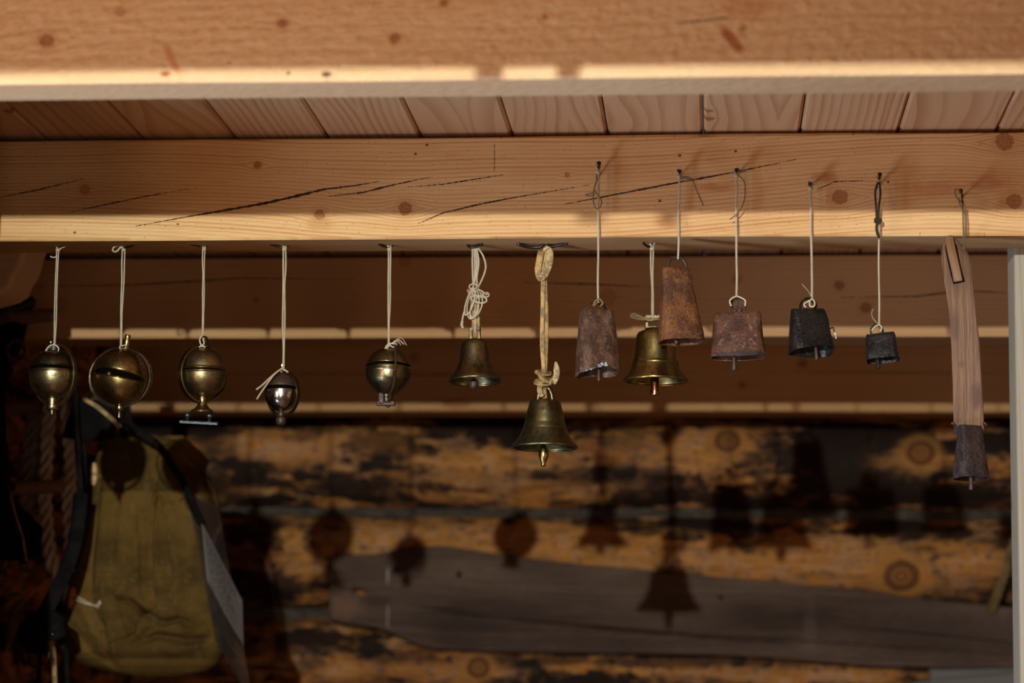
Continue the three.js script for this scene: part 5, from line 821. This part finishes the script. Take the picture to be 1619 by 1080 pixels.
{ // black pack saddle with two horns
  const Z = 4.6, g = thing('pack_saddle', 'black harness saddle with two blunt horns and an iron ring, at the left edge', 'harness', at(10, 520, Z)); g.updateMatrixWorld(true);
  const L = (x, y, d = 0) => g.worldToLocal(at(x, y, Z + d)), k = Z / F;
  const horn = (pts, r0, r1) => mesh('horn', sweep(framesOf(pts, 30), ring(1, 18, 0.85), { scale: (t) => (t > 0.93 ? r1 * Math.sqrt(Math.max(0.02, 1 - Math.pow((t - 0.93) / 0.07, 2))) : r0 + (r1 - r0) * t) * k }), BLACKWOOD, g);
  horn([L(-40, 452), L(-10, 446), L(8, 442), L(20, 441)], 12, 9.5); horn([L(0, 498), L(22, 488), L(42, 480), L(57, 477)], 15, 9);
  const s = new THREE.Shape([[-60, 455], [0, 456], [14, 460], [38, 474], [42, 486], [34, 520], [28, 545], [20, 560], [-4, 572], [-60, 590]].map(([x, y]) => { const p = L(x, y); return new THREE.Vector2(p.x, p.y); }));
  mesh('saddle_body', new THREE.ExtrudeGeometry(s, { depth: 0.02, bevelEnabled: true, bevelThickness: 0.02, bevelSize: 0.012, bevelOffset: -0.012, bevelSegments: 5 }).translate(0, 0, -0.03), LEATHER, g);
  mesh('keeper_strap', sweep(framesOf([L(-10, 512, -0.03), L(6, 506, -0.03), L(12, 496, -0.034), L(14, 480, -0.03)], 20, false, V3(0, 0, 1)), flat(0.002, 0.006)), LEATHERRED, g);
  mesh('iron_ring', new THREE.TorusGeometry(14 * k, 2.6 * k, 10, 36).scale(1, 1.2, 1).rotateY(0.5).translate(L(25, 555, -0.045).x, L(25, 555, -0.045).y, L(25, 555, -0.045).z), RUSTYIRON, g);
  mesh('skirt', new THREE.ExtrudeGeometry(new THREE.Shape([[-60, 575], [-4, 568], [10, 575], [14, 585], [6, 600], [2, 640], [4, 740], [12, 800], [8, 830], [-60, 850]].map(([x, y]) => { const p = L(x, y); return new THREE.Vector2(p.x, p.y); })), { depth: 0.012, bevelEnabled: true, bevelThickness: 0.003, bevelSize: 0.003, bevelSegments: 2 }).translate(0, 0, -0.02), LEATHER, g);
}
{ // straps and pads below the saddle
  const Z = 4.66, hz = (n, label, cat, x, y, z = Z) => { const g = thing(n, label, cat, at(x, y, z)); g.updateMatrixWorld(true); return [g, (a, b, d = 0) => g.worldToLocal(at(a, b, z + d))]; };
  const strap = (g, name, pts, w, t, mat, up = V3(0, 0, 1)) => mesh(name, sweep(framesOf(pts, 50, false, up), flat(t / 2, w / 2), { len: 3 }), mat, g);
  const flap = (g, L, name, pts, d, mat) => mesh(name, new THREE.ExtrudeGeometry(new THREE.Shape(pts.map(([x, y]) => { const p = L(x, y); return new THREE.Vector2(p.x, p.y); })), { depth: d, bevelEnabled: true, bevelThickness: 0.004, bevelSize: 0.004, bevelSegments: 2 }).translate(0, 0, -d / 2), mat, g);
  { const [g, L] = hz('harness_strap', 'dark leather harness strap with a stitched pale edge curving down the left edge', 'strap', 20, 780); strap(g, 'strap_leather', [L(28, 770, 0.04), L(10, 764), L(4, 730), L(6, 700), L(10, 760, -0.01), L(18, 810, -0.01), L(30, 850, -0.01), L(37, 892, -0.01)], 0.016, 0.004, LEATHER); strap(g, 'stitched_edge', [L(14, 770, -0.014), L(24, 812, -0.014), L(36, 850, -0.014), L(42, 888, -0.014)], 0.003, 0.004, THONG); flap(g, L, 'leather_flap', [[-30, 770], [20, 800], [48, 818], [64, 836], [60, 880], [20, 884], [-30, 880]], 0.006, LEATHER); }
  { const [g, L] = hz('saddle_pad', 'worn black leather pad with an iron half ring below, lower left', 'harness', 60, 990); flap(g, L, 'pad_leather', [[40, 985], [52, 972], [84, 968], [100, 980], [104, 1004], [88, 1010], [36, 1014], [34, 1000]], 0.03, LEATHER); strap(g, 'strap_leather', [L(96, 985, -0.02), L(70, 1004, -0.024), L(36, 1010, -0.02)], 0.012, 0.004, LEATHER); mesh('half_ring', tube([L(39, 1030, -0.02), L(40, 1042, -0.02), L(48, 1052, -0.02), L(58, 1054, -0.02), L(70, 1050, -0.02), L(77, 1040, -0.02), L(77, 1030, -0.02)], 0.0024, 30, 8), IRON, g); strap(g, 'ring_strap', [L(58, 1010, -0.016), L(58, 1024, -0.02), L(58, 1034, -0.016)], 0.045, 0.004, LEATHER); mesh('rivet', new THREE.SphereGeometry(0.0022, 10, 8).translate(L(84, 1003, -0.024).x, L(84, 1003, -0.024).y, L(84, 1003, -0.024).z + 0.002), CHROME, g); strap(g, 'hanging_strap', [L(70, 972), L(96, 920, 0.02), L(118, 860, 0.06), L(128, 780, 0.08)], 0.03, 0.005, LEATHER); strap(g, 'hanging_strap', [L(128, 780, 0.08), L(124, 730, 0.085), L(120, 670, 0.08), L(118, 612, 0.10)], 0.012, 0.004, LEATHER); }
  { const [g, L] = hz('wooden_handle', 'reddish brown curved wooden handle hanging at the lower left edge', 'handle', 30, 960, 4.7); mesh('grip', sweep(framesOf([L(40, 950), L(28, 962), L(22, 980), L(17, 1005), L(8, 1030)], 30), ring(1, 14, 0.6), { scale: (t) => (0.0055 + 0.006 * Math.sin(Math.PI * Math.min(1, t * 1.1 + 0.05))) }), LEATHERRED, g); strap(g, 'hanging_strap', [L(8, 1028), L(-6, 980), L(-14, 900), L(2, 840), L(22, 790, 0.02), L(28, 772, 0.02)], 0.014, 0.004, LEATHER); }
  { const [g, L] = hz('leather_flap', 'grey-black leather flap hanging between the ropes and the rucksack', 'harness', 140, 660, 4.78); flap(g, L, 'flap_leather', [[118, 640], [150, 634], [176, 648], [180, 690], [160, 696], [102, 690], [108, 668]], 0.006, LEATHER); strap(g, 'binding_strap', [L(135, 632, -0.008), L(152, 642, -0.008), L(176, 662, -0.008), L(190, 676, -0.006)], 0.008, 0.003, THONG); strap(g, 'hanging_strap', [L(132, 690), L(134, 760, 0.02), L(130, 850, 0.04), L(118, 900, 0.05)], 0.010, 0.004, LEATHER); strap(g, 'hanging_strap', [L(141, 650, 0.0), L(140, 634, 0.03), L(140, 628, 0.066)], 0.010, 0.004, LEATHER); }
  // bundle of narrow straps in the bottom left
  for (const [x0, x1, pale, label] of [[104, 108, 0, 'black strap end right of the pale strap end, under the leather pad'], [84, 88, 1, 'pale worn strap end hanging under the leather pad'], [64, 60, 0, 'black strap end left of the pale strap end, under the leather pad']]) { const [g, L] = hz('harness_strap', label, 'strap', x0, 1060, 4.72); strap(g, 'strap_leather', [L(x0 * 0.5 + 38, 1004, 0.0), L(x0, 1030), L((x0 + x1) / 2, 1060), L(x1, 1110)], 0.009, 0.004, pale ? THONG : LEATHER); }
}
{ // carved pale bracket at the upper left
  const Z = 4.3, g = thing('timber_bracket', 'pale rounded timber bracket end under the bell beam, upper left corner', 'bracket', at(0, 420, Z)); g.updateMatrixWorld(true);
  const s = new THREE.Shape([[-120, 330], [48, 330], [46, 380], [40, 396], [36, 412], [31, 426], [23, 436], [19, 446], [14, 458], [0, 466], [-120, 500]].map(([x, y]) => { const p = g.worldToLocal(at(x, y, Z)); return new THREE.Vector2(p.x, p.y); }));
  const m = stdMat(wood({ w: 512, h: 512, lx: 0.4, ly: 0.4, seed: 221, c1: [232, 194, 152], c2: [204, 158, 114], pitch: 0.014 }), { roughness: 0.8 }); m.map.repeat.set(2.5, 2.5); m.bumpMap.repeat.set(2.5, 2.5);
  mesh('bracket_timber', new THREE.ExtrudeGeometry(s, { depth: 0.1, bevelEnabled: true, bevelThickness: 0.02, bevelSize: 0.012, bevelOffset: -0.012, bevelSegments: 4 }).translate(0, 0, -0.12), m, g);
}
scene.traverse((o) => { if (o.isMesh) { o.castShadow = true; o.receiveShadow = true; } });
renderer.render(scene, camera);
